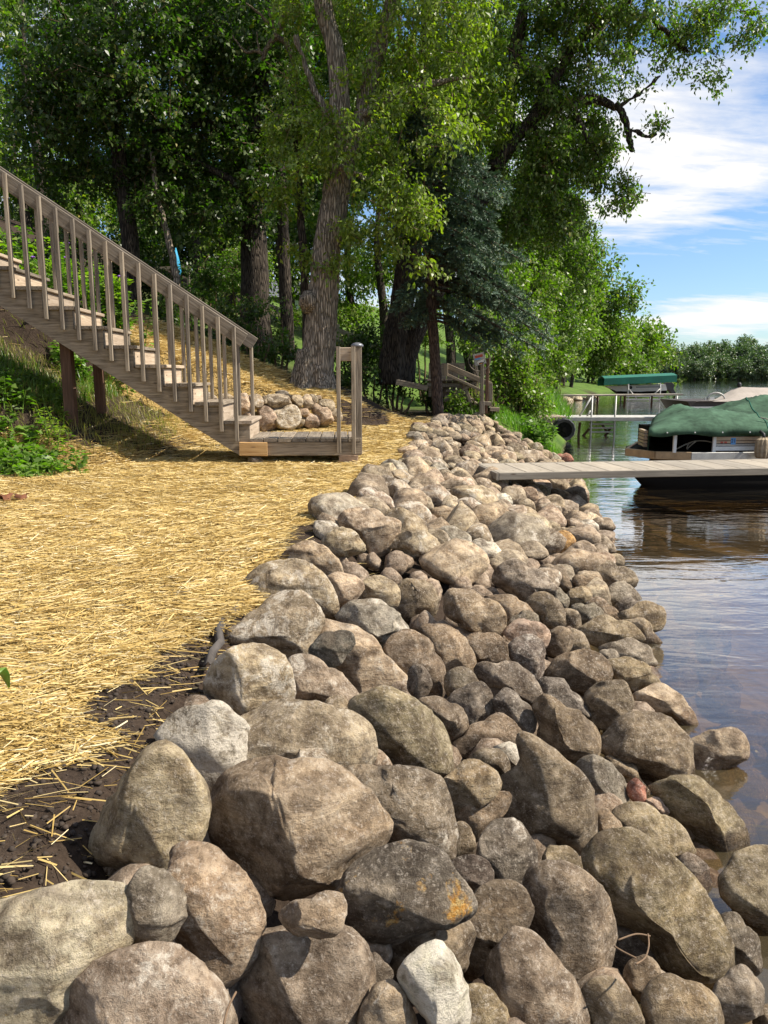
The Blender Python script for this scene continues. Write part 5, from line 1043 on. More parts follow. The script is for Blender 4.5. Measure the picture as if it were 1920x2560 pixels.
def tree(name, label, cat, base, limbs, blobs, leafm, barkm, L, W, cov=5.0, per=34, seed=1, group=None, gate=.25, droop=.35, twig=.34, crown='crown', tw_r=.005, limb_n=12):
    g = np.random.default_rng(seed); root = empty(name, base, label, cat, group)
    mb = MB()
    for pts, rads in limbs: limb(mb, pts, rads, limb_n if rads[0] > .06 else 6, 0.006 if rads[0] > .1 else .01)
    if blobs:
        V, Fq, tw = sprays(blobs, per, L, W, g, cov, twig, droop, gate, seed)
        mesh_np(crown, V, Fq, leafm, root, loc=base)
        if tw_r:
            A = np.concatenate([a for a, b in tw]); B = np.concatenate([b for a, b in tw]); s = unit(np.cross(B - A, g.normal(size=A.shape))) * tw_r
            n0 = len(mb.v)
            Vt = np.stack([A - s, A + s, B + s * .4, B - s * .4], 1).reshape(-1, 3)
            mesh_np('twigs', Vt, np.arange(len(Vt)).reshape(-1, 4), M['twig'], root, loc=base)
    if mb.v:
        to = mb.build('trunk' if len(limbs) else 'stem', barkm, root, True)
        if limb_n > 30:                       # furrowed bark as relief
            nv = len(to.data.vertices); co = np.empty(nv * 3, np.float32); to.data.vertices.foreach_get('co', co); nm = np.empty(nv * 3, np.float32); to.data.vertices.foreach_get('normal', nm)
            co = co.reshape(-1, 3); d_ = 1 - 2 * np.abs(snoise(co * np.array([1, 1, .13]), 24.0, 4, 2)); co = co + nm.reshape(-1, 3) * (0.016 * d_ + .02 * snoise(co, 3.0, 7, 2))[:, None]
            to.data.vertices.foreach_set('co', co.astype(np.float32).ravel()); to.data.update()
    return root
def gz(x, y): return float(hmap(np.array(x), np.array(y)))

# ------------------------------------------------------------------ big ash beside the wall
Y1 = 12.3; p0 = at(783, 1000, Y1)
flare = [(778, 1030), (783, 985), (790, 930), (803, 800), (815, 650), (836, 500), (852, 420)]
lim = [(pxpath(flare, Y1), [.40, .30, .25, .22, .205, .19, .165]),
       (pxpath([(846, 450), (850, 330), (846, 200), (832, 110), (812, 30), (795, -80), (790, -300)], Y1), [.165, .15, .13, .115, .10, .09, .07]),
       (pxpath([(850, 440), (880, 360), (905, 290), (930, 180), (965, 60), (990, -60), (1010, -300)], Y1 + .1), [.14, .13, .12, .11, .10, .09, .07]),
       (pxpath([(850, 330), (800, 250), (770, 180), (740, 90)], Y1), [.06, .045, .035, .02]),
       (pxpath([(905, 290), (980, 240), (1080, 210), (1180, 190)], Y1 - .2), [.06, .05, .035, .02]),
       (pxpath([(850, 420), (900, 440), (960, 470), (1020, 530)], Y1 - .3), [.05, .04, .03, .015])]
# root flare ridges
for az, ln in ((-1.9, .55), (-1.0, .5), (-2.6, .5), (-.2, .4), (2.8, .5)):
    b_ = np.array([p0[0], Y1, p0[2]]); lim.append(([b_ + [.12 * math.cos(az), .12 * math.sin(az), .75], b_ + [.24 * math.cos(az), .24 * math.sin(az), .25], b_ + [.38 * math.cos(az), .38 * math.sin(az), -.02], b_ + [ln * math.cos(az), ln * math.sin(az), -.2]], [.10, .12, .11, .06]))
kn = at(778, 748, Y1 - .16); lim.append(([kn + [-.02, .1, -.12], kn + [-.05, -.02, -.02], kn + [-.10, -.08, .05]], [.11, .13, .07]))
bl = [blob(900, 60, 90, 110, Y1 + .5, .8), blob(1000, 150, 110, 140, Y1 - .1, .9), blob(740, 60, 60, 80, Y1, .6), blob(1090, 90, 140, 150, Y1, 1.0), blob(1170, 200, 110, 110, Y1 + 1.2, .7), blob(1060, 300, 130, 110, Y1 - .3, .8), blob(940, 330, 70, 90, Y1 - .4, .6),
      blob(920, 440, 60, 50, Y1 - .6, .5), blob(840, 400, 60, 45, Y1 - .6, .35), blob(880, 250, 60, 60, Y1 - .6, .4), blob(835, 500, 40, 30, Y1 - .5, .25), blob(800, 300, 50, 40, Y1 - .5, .35), blob(775, 430, 60, 50, Y1 - .4, .4), blob(745, 330, 70, 60, Y1, .6), blob(1140, 330, 80, 50, Y1 + 1.2, .6), blob(985, 470, 80, 60, Y1 - .6, .5), blob(880, 570, 45, 40, Y1 - .5, .3),
      blob(1030, 540, 75, 60, Y1 - .7, .5), blob(1050, 620, 55, 65, Y1 - .7, .5), blob(985, 590, 60, 60, Y1 - .5, .5), blob(700, 480, 60, 50, Y1 + .3, .5), blob(835, 655, 45, 35, Y1 - .35, .25), blob(760, 640, 45, 45, Y1 - .1, .3),
      blob(1210, 300, 70, 60, Y1 + 1.3, .6), blob(850, -160, 330, 130, Y1, 1.6), blob(1200, -160, 260, 120, Y1, 1.6)]
tree('ash_tree', 'tall leafy tree with a thick furrowed trunk beside the boulder wall', 'tree', (p0[0], Y1, gz(p0[0], Y1)), lim, bl, M['leaf_main'], M['bark'], .082, .044, 3.9, 26, 3, 'trees on the wooded slope', .42, .5, limb_n=56)
Y2 = 12.8; tree('sapling', 'thin second trunk rising close to the left of the furrowed trunk', 'tree', tuple(at(765, 900, Y2)), [(pxpath([(770, 930), (765, 780), (758, 640), (752, 540), (745, 430), (730, 250)], Y2), [.075, .07, .065, .06, .05, .03])], [blob(735, 330, 80, 70, Y2, .6), blob(740, 220, 70, 70, Y2, .6)], M['leaf_main'], M['bark_dark'], .07, .034, 3.5, 30, 5, 'trees on the wooded slope')

# ------------------------------------------------------------------ dark maple mass on the left
Y3 = 16.5
lim = [(pxpath([(640, 900), (638, 780), (636, 650), (630, 500), (640, 330), (660, 150), (680, -100)], Y3), [.36, .30, .28, .25, .2, .15, .1]),
       (pxpath([(640, 330), (560, 300), (470, 315), (380, 330)], Y3 - .3), [.10, .08, .06, .03]), (pxpath([(632, 480), (540, 430), (430, 380), (330, 360)], Y3 - .5), [.09, .07, .05, .02])]
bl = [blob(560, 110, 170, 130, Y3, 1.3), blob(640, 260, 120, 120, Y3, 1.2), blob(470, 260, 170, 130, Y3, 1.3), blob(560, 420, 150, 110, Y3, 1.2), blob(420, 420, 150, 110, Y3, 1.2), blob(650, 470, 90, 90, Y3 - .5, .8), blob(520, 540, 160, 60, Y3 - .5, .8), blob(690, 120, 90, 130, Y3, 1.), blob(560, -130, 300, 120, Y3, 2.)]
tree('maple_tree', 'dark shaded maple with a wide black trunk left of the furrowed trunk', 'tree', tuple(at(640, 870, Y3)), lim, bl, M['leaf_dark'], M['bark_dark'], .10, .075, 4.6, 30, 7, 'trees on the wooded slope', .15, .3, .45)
Y4 = 15.0
lim = [(pxpath([(330, 760), (325, 600), (300, 420), (285, 250), (280, 60), (285, -100)], Y4 + 1), [.2, .17, .15, .12, .1, .07]), (pxpath([(290, 260), (220, 200), (150, 190), (90, 170)], Y4 + .5), [.06, .045, .03, .015])]
bl = [blob(330, 60, 170, 110, Y4, 1.3), blob(210, 130, 140, 80, Y4, 1.1), blob(130, 200, 100, 60, Y4, .9), blob(240, 270, 170, 90, Y4, 1.2), blob(120, 330, 110, 60, Y4 + .5, 1.), blob(330, 400, 150, 90, Y4 + 1, 1.1), blob(170, 430, 140, 60, Y4 + 1, 1.), blob(360, 200, 140, 110, Y4, 1.2), blob(300, -120, 300, 110, Y4, 2.), blob(70, 250, 60, 45, Y4, .7)]
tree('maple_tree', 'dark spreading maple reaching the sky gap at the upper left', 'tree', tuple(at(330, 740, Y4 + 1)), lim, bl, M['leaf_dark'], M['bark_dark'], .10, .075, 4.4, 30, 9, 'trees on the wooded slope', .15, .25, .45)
# dead limb and thin trunks
Y5 = 13.0; db = empty('dead_limb', tuple(at(690, 100, Y5)), 'bare forked grey limb hanging among the dark leaves at the top', 'dead limb')
mb = MB()
for pth, rd in (([(745, -60), (725, 10), (705, 60), (690, 90), (668, 120), (656, 150)], [.09, .075, .06, .05, .04, .03]), ([(690, 90), (716, 110), (735, 160), (742, 200), (738, 300), (735, 400)], [.045, .04, .035, .03, .025, .02]), ([(656, 135), (640, 128), (615, 130), (595, 108), (580, 88)], [.03, .025, .02, .015, .008]), ([(650, 130), (645, 110), (642, 80)], [.02, .015, .006]), ([(672, 60), (650, 35), (615, 8)], [.03, .02, .01]), ([(690, 88), (680, 50), (668, 20)], [.025, .02, .01])):
    limb(mb, pxpath(pth, Y5), rd, 7, .006)
mb.build('branch', M['bark_dead'], db, True)
tree('slender_tree', 'slender dark trunk between the maple and the furrowed trunk', 'tree', tuple(at(716, 880, 16)), [(pxpath([(722, 900), (716, 780), (710, 650), (706, 520), (700, 380)], 16), [.14, .13, .12, .11, .09])], [blob(700, 400, 90, 80, 16.5, .8)], M['leaf_mid'], M['bark_dark'], .09, .05, 3.5, 30, 11, 'trees on the wooded slope')
tree('slender_tree', 'thin mossy trunk leaning left near the blue parasol', 'tree', tuple(at(440, 720, 15.5)), [(pxpath([(446, 760), (440, 690), (424, 610), (406, 540), (392, 480), (380, 380)], 15.5), [.075, .07, .065, .06, .055, .04])], [blob(370, 500, 80, 50, 15.3, .6)], M['leaf_dark'], M['bark'], .09, .06, 3.5, 30, 12, 'trees on the wooded slope')

# ------------------------------------------------------------------ twin trunk tree whose right stem overhangs the lake
Y6 = 14.3
lim = [(pxpath([(985, 960), (985, 880), (1000, 780), (1015, 690), (1028, 560), (1040, 400), (1060, 200), (1070, 0)], Y6), [.27, .22, .195, .185, .17, .15, .12, .09]),
       (pxpath([(1003, 960), (1012, 890), (1045, 810), (1085, 730), (1150, 600), (1215, 470), (1262, 350), (1275, 230), (1292, 110), (1310, 10), (1330, -200)], Y6 + .1), [.25, .21, .185, .17, .155, .14, .12, .10, .085, .07, .05]),
       (pxpath([(1235, 420), (1320, 310), (1372, 270), (1430, 258), (1490, 248), (1540, 270)], Y6 - .2), [.10, .095, .09, .08, .07, .05]),
       (pxpath([(1330, 300), (1400, 170), (1440, 110), (1500, 55), (1570, 0), (1650, -60)], Y6 - .1), [.09, .085, .085, .08, .07, .05]),
       (pxpath([(1510, 48), (1560, 35), (1620, 45), (1660, 75), (1720, 130)], Y6 - .2), [.05, .04, .03, .02, .012]),
       (pxpath([(1540, 262), (1556, 285), (1568, 320), (1576, 355), (1582, 378)], Y6 - .3), [.055, .055, .05, .045, .035]),
       (pxpath([(1574, 325), (1595, 330), (1615, 342), (1640, 335)], Y6 - .3), [.03, .025, .022, .012]), (pxpath([(1545, 270), (1580, 245), (1610, 225), (1650, 190)], Y6 - .3), [.03, .025, .02, .01]),
       (pxpath([(1330, 300), (1350, 350), (1380, 400), (1400, 470)], Y6 - .3), [.04, .03, .02, .01]), (pxpath([(1430, 258), (1460, 330), (1500, 400), (1520, 470)], Y6 - .3), [.04, .03, .02, .01])]
bl = [blob(1330, 70, 130, 120, Y6, 1.1), blob(1290, 240, 110, 90, Y6, 1.), blob(1440, 40, 110, 80, Y6, 1.), blob(1590, 50, 130, 65, Y6 - .1, .9), blob(1700, 95, 90, 60, Y6 - .2, .7), blob(1740, 195, 80, 34, Y6 - .3, .5), blob(1800, 30, 80, 40, Y6 - .3, .6), blob(1870, 80, 34, 34, Y6 - .3, .4), blob(1680, 170, 45, 45, Y6 - .3, .4),
      blob(1450, 170, 110, 85, Y6 - .3, .8), blob(1370, 200, 90, 90, Y6 + .4, .8), blob(1440, 380, 80, 70, Y6 + .3, .7), blob(1380, 440, 90, 80, Y6 + .5, .8), blob(1480, 310, 60, 55, Y6 + .3, .5), blob(1500, 210, 75, 55, Y6 - .4, .6), blob(1610, 130, 60, 50, Y6, .5), blob(1400, 330, 80, 70, Y6 - .2, .7), blob(1330, 400, 100, 85, Y6 - .2, .8), blob(1620, 280, 52, 50, Y6 - .4, .4), blob(1520, 360, 42, 60, Y6 - .4, .4), blob(1570, 460, 46, 40, Y6 - .4, .35), blob(1590, 500, 26, 22, Y6 - .4, .2), blob(1535, 515, 16, 12, Y6 - .4, .15), blob(1480, 440, 40, 40, Y6 - .4, .3),
      blob(1360, 500, 95, 70, Y6, .8), blob(1410, 560, 65, 60, Y6, .6), blob(1300, 560, 80, 80, Y6 + .3, .8), blob(1100, 500, 110, 90, Y6 + .5, 1.), blob(1000, 400, 110, 90, Y6 + .5, 1.), blob(1200, 560, 90, 70, Y6 + .5, .8), blob(1400, -150, 380, 110, Y6, 1.8)]
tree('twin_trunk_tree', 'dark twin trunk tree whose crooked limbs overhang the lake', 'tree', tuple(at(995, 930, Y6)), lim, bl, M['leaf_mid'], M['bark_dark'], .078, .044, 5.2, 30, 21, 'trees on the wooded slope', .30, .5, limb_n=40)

# ------------------------------------------------------------------ blue spruce
Y7 = 12.6; pb = at(1096, 1052, Y7); zb = gz(pb[0], Y7); sprt = empty('blue_spruce', (pb[0], Y7, zb), 'blue green spruce with drooping boughs and a bare lower trunk', 'tree', 'trees on the wooded slope')
mb = MB(); limb(mb, pxpath([(1098, 1075), (1096, 1040), (1088, 900), (1078, 760), (1072, 600), (1066, 400), (1060, 150)], Y7), [.11, .092, .085, .08, .07, .055, .04], 12, .004)
g = np.random.default_rng(31); NP_, ND, NN = [], [], []; brs = []
for i in range(62):
    f = i / 62; v = 800 - 520 * f; b0 = at(1078 - 14 * f, v, Y7); az = g.uniform(-2.4, .9) if i % 4 else g.uniform(0, 6.28); Lb = g.uniform(.85, 1.6) * (1 - .35 * f) * (1.12 if math.cos(az) > .3 else .55)
    brs.append((b0, az, Lb))
brs += [(np.array(at(1080, 690, Y7)), -.25, 1.75), (np.array(at(1080, 720, Y7)), -.05, 1.85), (np.array(at(1080, 660, Y7)), -.5, 1.6), (np.array(at(1078, 600, Y7)), -.7, 1.2), (np.array(at(1078, 640, Y7)), -.2, 1.35), (np.array(at(1078, 700, Y7)), .15, 1.8), (np.array(at(1078, 590, Y7)), -1.1, 1.2), (np.array(at(1078, 560, Y7)), -.9, 1.0)]
for b0, az, Lb in brs:
    h = np.array([math.cos(az), math.sin(az), 0]); pts = [b0 + h * Lb * t + np.array([0, 0, -.10 * Lb * t - .42 * Lb * t * t + .10 * Lb * t ** 4]) for t in np.linspace(0, 1, 7)]
    mb.tube(pts, [.022 * (1 - .8 * t) + .003 for t in np.linspace(0, 1, 7)], 5, False); s = np.array([-h[1], h[0], 0])
    for t in np.linspace(.22, 1.0, 15):
        c = b0 + h * Lb * t + np.array([0, 0, -.10 * Lb * t - .42 * Lb * t * t + .10 * Lb * t ** 4])
        for sd in (-1, 1, 0):
            tl = (.34 * (1.05 - .62 * t) * g.uniform(.7, 1.25)) if sd else .14; d = unit(h * g.uniform(.3, .9) + s * sd * g.uniform(.4, 1.0) + np.array([0, 0, g.uniform(-.9, .15)]) + g.normal(size=3) * .2); K = 34 if sd else 18
            tt = g.uniform(0, 1, K); rad_ = unit(np.cross(d, g.normal(size=(K, 3)))); tip = np.linspace(0, 1, K)
            NP_.append(c + d * (tt * tl)[:, None] + np.array([0, 0, -.10]) * (tt[:, None] ** 2) * tl); ND.append(d * .8 + rad_ * .8 + np.array([0, 0, .35])); NN.append(unit(rad_ * .5 + np.array([.5, -.3, .9])))
NP_, ND, NN = map(np.concatenate, (NP_, ND, NN)); n = len(NP_)
Vn, Fn = leaf_quads(NP_, ND, NN, g.uniform(.035, .065, n), g.uniform(.014, .024, n), .05)
mb.build('trunk', M['bark_spruce'], sprt, True); mesh_np('crown', Vn, Fn, M['needle'], sprt, loc=(pb[0], Y7, zb))

# ------------------------------------------------------------------ background trees, each its own
BG = [  # u, v of crown centre, radii, distance, leaf material, label
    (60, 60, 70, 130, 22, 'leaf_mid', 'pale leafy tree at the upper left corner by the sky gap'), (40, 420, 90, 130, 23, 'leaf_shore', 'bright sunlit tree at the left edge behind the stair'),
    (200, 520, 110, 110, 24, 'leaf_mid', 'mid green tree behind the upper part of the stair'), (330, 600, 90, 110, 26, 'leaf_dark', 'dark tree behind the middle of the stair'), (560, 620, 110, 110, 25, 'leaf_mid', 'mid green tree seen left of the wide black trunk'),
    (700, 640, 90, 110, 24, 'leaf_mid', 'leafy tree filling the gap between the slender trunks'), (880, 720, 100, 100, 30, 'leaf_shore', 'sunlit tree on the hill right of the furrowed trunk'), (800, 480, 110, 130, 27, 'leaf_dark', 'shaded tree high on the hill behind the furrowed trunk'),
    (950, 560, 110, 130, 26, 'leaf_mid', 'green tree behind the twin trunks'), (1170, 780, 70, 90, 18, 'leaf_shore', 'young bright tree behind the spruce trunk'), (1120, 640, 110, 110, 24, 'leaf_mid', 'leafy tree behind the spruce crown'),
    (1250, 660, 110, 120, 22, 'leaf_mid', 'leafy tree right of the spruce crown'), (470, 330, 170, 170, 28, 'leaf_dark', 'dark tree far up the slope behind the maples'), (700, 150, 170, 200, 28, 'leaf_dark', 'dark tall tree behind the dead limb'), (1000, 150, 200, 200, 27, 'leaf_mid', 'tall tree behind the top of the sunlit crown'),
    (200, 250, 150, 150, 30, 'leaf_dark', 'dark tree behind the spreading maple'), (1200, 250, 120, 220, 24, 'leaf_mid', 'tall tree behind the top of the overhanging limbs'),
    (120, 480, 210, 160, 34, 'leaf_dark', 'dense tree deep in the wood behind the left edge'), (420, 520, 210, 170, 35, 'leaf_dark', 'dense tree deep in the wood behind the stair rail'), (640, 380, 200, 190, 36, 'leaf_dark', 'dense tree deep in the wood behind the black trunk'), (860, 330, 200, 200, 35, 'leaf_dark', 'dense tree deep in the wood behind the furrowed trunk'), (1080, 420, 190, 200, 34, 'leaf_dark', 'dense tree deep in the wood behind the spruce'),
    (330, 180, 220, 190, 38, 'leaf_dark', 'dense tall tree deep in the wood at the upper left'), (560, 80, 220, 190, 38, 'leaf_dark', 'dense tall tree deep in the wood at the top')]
for i, (u, v, ru, rv, y, lm, lb) in enumerate(BG):
    c = at(u, v, y); zb = gz(c[0], y); k = y / F; g = np.random.default_rng(100 + i)
    bl = [(np.array(c) + g.normal(size=3) * np.array([ru * k * .5, ru * k * .4, rv * k * .5]), np.array([ru * k, ru * k, rv * k]) * g.uniform(.45, .75)) for _ in range(6)]
    top = c[2] + rv * k * .5; lim = [([np.array([c[0] + .2, y, zb - .3]), np.array([c[0] + .1, y, zb + .35 * (top - zb)]), np.array([c[0] - .1, y + .1, zb + .7 * (top - zb)]), np.array([c[0], y, max(top, zb + 1)])], [.17, .14, .10, .05])]
    tree('background_tree', lb, 'tree', (c[0], y, zb), lim, bl, M[lm], M['bark_dark'], .15, .09, 3.4, 26, 200 + i, 'background trees on the slope', .25, .3, .6, tw_r=0, limb_n=8)

# ------------------------------------------------------------------ shrubs
SH = [(470, 770, 70, 60, 15.5, 'leaf_dark', 'dark shrub at the top of the straw slope left of the black trunk'), (570, 800, 80, 60, 15.2, 'leaf_dark', 'dark shrub under the black trunk'), (640, 880, 55, 50, 14.4, 'leaf_dark', 'dark shrub left of the furrowed trunk base'), (700, 830, 50, 70, 15, 'leaf_mid', 'leafy shrub between the trunks'),
      (400, 700, 60, 60, 17, 'leaf_dark', 'dark shrub below the parasol'), (880, 870, 80, 70, 15.2, 'leaf_dark', 'dark shrub right of the furrowed trunk'), (850, 950, 60, 50, 14.2, 'leaf_dark', 'shaded shrub behind the landing post'), (930, 960, 70, 60, 14.6, 'leaf_dark', 'shaded shrub at the foot of the twin trunks'), (980, 890, 50, 50, 14.9, 'leaf_mid', 'shrub climbing the twin trunk base'),
      (1000, 1005, 55, 35, 14.2, 'leaf_dark', 'low dark shrub under the timber platform'), (1080, 990, 50, 40, 14.6, 'leaf_dark', 'low dark shrub behind the spruce trunk base'), (1150, 1015, 50, 32, 13.6, 'leaf_mid', 'low glossy shrub right of the spruce trunk base'), (1200, 1020, 28, 26, 13.5, 'leaf_mid', 'low shrub at the foot of the winch posts'),
      (1255, 890, 50, 55, 15.5, 'leaf_shore', 'bright shrub beside the winch stand'), (1290, 930, 55, 80, 15.2, 'leaf_shore', 'tall bright shrub right of the winch stand'), (1310, 970, 45, 60, 15.4, 'leaf_shore', 'bright shrub at the lake edge'), (1220, 830, 45, 45, 17.5, 'leaf_mid', 'shrub above the winch hoop'), (1400, 900, 60, 40, 46, 'leaf_mid', 'dark green shrub on the far bank'), (1240, 960, 26, 40, 15, 'leaf_mid', 'small shrub behind the winch posts'),
      (780, 790, 45, 60, 19, 'leaf_mid', 'shrub on the hill behind the furrowed trunk'), (1060, 830, 50, 50, 19, 'leaf_mid', 'shrub on the lawn behind the spruce trunk'), (520, 700, 80, 70, 18, 'leaf_dark', 'dark undergrowth shrub left of the black trunk'), (310, 700, 70, 80, 17, 'leaf_dark', 'dark undergrowth shrub behind the stair rail'), (600, 720, 70, 80, 19, 'leaf_mid', 'undergrowth shrub behind the black trunk'),
      (60, 640, 90, 70, 16, 'leaf_dark', 'dark shrub behind the top of the stair'), (180, 690, 90, 70, 16.5, 'leaf_dark', 'dark shrub behind the stair balusters')]
for i, (u, v, ru, rv, y, lm, lb) in enumerate(SH):
    c = at(u, v, y); zb = gz(c[0], y); k = y / F; g = np.random.default_rng(300 + i)
    bl = [(np.array(c) + g.normal(size=3) * np.array([ru * k * .45, ru * k * .4, rv * k * .35]), np.array([ru * k, ru * k, rv * k]) * g.uniform(.5, .75)) for _ in range(5)]
    hb = max(zb, c[2] - rv * k * 1.3)
    lim = [([np.array([c[0] + dx * .3, y, min(zb, c[2] - .2) - .05]), np.array([c[0] + dx * .6, y, (zb + c[2]) / 2]), np.array([c[0] + dx, y, c[2] + rv * k * .4])], [.03, .022, .01]) for dx in (-.2, .05, .25)]
    tree('shrub', lb, 'shrub', (c[0], y, zb), lim, bl, M[lm], M['twig'], .075, .048, 3.2, 22, 400 + i, 'shrubs at the edge of the wood', .15, .2, .3, 'foliage', .004, 6)

# ------------------------------------------------------------------ shore trees and the far wood
SR = [(1340, 600, 110, 120, 30, 'leaf_mid', 'full crowned tree behind the overhanging limbs'), (1400, 640, 70, 80, 56, 'leaf_shore', 'sunlit tree right of the full crowned tree'), (1325, 780, 80, 110, 27, 'leaf_shore', 'bright tree just right of the spruce boughs'), (1415, 740, 90, 110, 57, 'leaf_shore', 'rounded bright tree on the far bank'), (1380, 640, 90, 90, 50, 'leaf_mid', 'tall tree above the bright bank trees'), (1478, 765, 70, 60, 74, 'leaf_mid', 'feathery topped tree leaning to the lake'), (1485, 850, 75, 85, 72, 'leaf_shore', 'lower bright tree beside the boat lift'),
      (1553, 860, 58, 66, 84, 'leaf_mid', 'grey green willow behind the boat lift'), (1604, 885, 38, 55, 104, 'leaf_shore', 'yellowish green tree at the point'), (1430, 875, 65, 65, 60, 'leaf_shore', 'bright low tree at the bank edge'), (1555, 920, 70, 40, 82, 'leaf_mid', 'low bushes behind the boat lift'), (1636, 890, 24, 62, 122, 'leaf_mid', 'outermost tree of the near shore'), (1520, 830, 55, 50, 78, 'leaf_shore', 'sunlit crown behind the feathery tree'), (1300, 860, 60, 70, 25, 'leaf_mid', 'shaded tree at the foot of the bank'), (1390, 830, 70, 90, 46, 'leaf_mid', 'leafy tree above the eroded shore')]
for i, (u, v, ru, rv, y, lm, lb) in enumerate(SR):
    c = at(u, v, y); zb = gz(c[0], y); k = y / F; g = np.random.default_rng(500 + i)
    bl = [(np.array(c) + g.normal(size=3) * np.array([ru * k * .5, ru * k * .4, rv * k * .5]), np.array([ru * k, ru * k, rv * k]) * g.uniform(.45, .72)) for _ in range(10)]
    lim = [([np.array([c[0], y, zb - .3]), np.array([c[0] + .15, y, (zb + c[2]) / 2]), np.array([c[0], y, c[2] + rv * k * .6])], [.16, .12, .04])]
    s = y / 24; tree('shore_tree', lb, 'tree', (c[0], y, zb), lim, bl, M[lm], M['bark_dark'], .12 * s, .075 * s, 4.2, 24, 600 + i, 'trees along the near shore', .25, .3, .5 * s, tw_r=0, limb_n=8)
FM = []
for j in range(4):
    g = np.random.default_rng(700 + j); bl = [(np.array([g.normal() * 1.8, g.normal() * 1.5, 3.0 + g.uniform(0, 5.0)]), np.array([2.6, 2.4, 2.3]) * g.uniform(.7, 1.1)) for _ in range(9)]
    V, Fq, tw = sprays(bl, 22, .5, .34, g, 3.2, 1.5, .2, .15, j); o = mesh_np('crown', V, Fq, M['leaf_far_hazed'], None, loc=(0, 0, 0)); FM.append(o.data); bpy.data.objects.remove(o)
mb = MB(); limb(mb, [(0, 0, -1), (.1, 0, 2), (0, .1, 5)], [.35, .28, .15], 8); o = mb.build('trunk', M['bark_dark'], None, True, loc=(0, 0, 0)); TM = o.data; bpy.data.objects.remove(o)
g = np.random.default_rng(77); n = 0
for row, (yb, cnt) in enumerate(((207, 20), (214, 18), (224, 16))):
    for i in range(cnt):
        y = yb + g.uniform(-2, 2); x = 62 + (i + g.uniform(-.3, .3)) * (74 / cnt) + row * 1.5; z = max(gz(x, y), WATER)
        s = g.uniform(.75, 1.1) * (1.0 + .12 * row); loc = (x, y, z - 1.7)
        r_ = empty('far_tree', loc, 'rounded dark green tree in the wood across the lake', 'tree', 'trees of the far wooded shore')
        for nm, me in (('crown', FM[g.integers(4)]), ('trunk', TM)):
            ob = bpy.data.objects.new(nm, me); link(ob, r_, Matrix.Translation(loc) @ Matrix.Rotation(g.uniform(0, 6.28), 4, 'Z') @ Matrix.Scale(s, 4))

# ------------------------------------------------------------------ ground plants
def blades(x, y, h, wdt, g, lean=.5, base=None):
    n = len(x); z = hmap(x, y) + hnoise(x, y) if base is None else base; az = g.uniform(0, 6.28, n); ln = g.uniform(.1, lean, n) * h
    dx, dy = np.cos(az), np.sin(az); s = np.stack([-dy, dx, 0 * dx], -1) * (wdt / 2)[:, None]
    a = np.stack([x, y, z - .01], -1); m = a + np.stack([dx * ln * .35, dy * ln * .35, h * .6], -1); t = a + np.stack([dx * ln, dy * ln, h], -1)
    V = np.stack([a - s, a + s, m + s * .8, m - s * .8, t], 1).reshape(-1, 3); b = (np.arange(n) * 5)[:, None]
    return V, [tuple(q) for q in (b + np.array([[0, 1, 2, 3]])).tolist()] + [tuple(q) for q in (b + np.array([[3, 2, 4]])).tolist()]
g = np.random.default_rng(41)
n = 26000; y = g.uniform(11.9, 17.5, n); x = xe(y) + g.uniform(-.2, 2.6, n); k = (x < xw(y) - np.where(y > 14, .4, .0)) & (y < 15.6) & (x > 1.35 + (13.4 - y) * .9) & (x > 1.15); x, y = x[k], y[k]
V, fs = blades(x, y, g.uniform(.05, .20, len(x)), g.uniform(.006, .012, len(x)), g, .8)
tag(mesh_np('bank_grass', V, fs, M['grass'], loc=(2, 14, 0)), 'bright green grass on the bank beyond the riprap', 'grass', kind='stuff')
n = 9000; y = g.uniform(18, 40, n); x = xw(y) - g.uniform(.0, 3.2, n)
V, fs = blades(x, y, g.uniform(.2, .75, n), g.uniform(.02, .04, n), g, .5); tag(mesh_np('shore_reeds', V, fs, M['grass'], loc=(6, 25, 0)), 'tall green reeds and grass along the neighbouring shore', 'reeds', kind='stuff')
n = 1500; y = g.uniform(17, 26, n); x = xw(y) - g.uniform(.8, 3.0, n)
V, fs = blades(x, y, g.uniform(.35, .8, n), g.uniform(.01, .02, n), g, .4); tag(mesh_np('seed_grass', V, fs, M['dry_grass'], loc=(5, 21, 0)), 'pale seeding grass on the neighbouring bank', 'grass', kind='stuff')
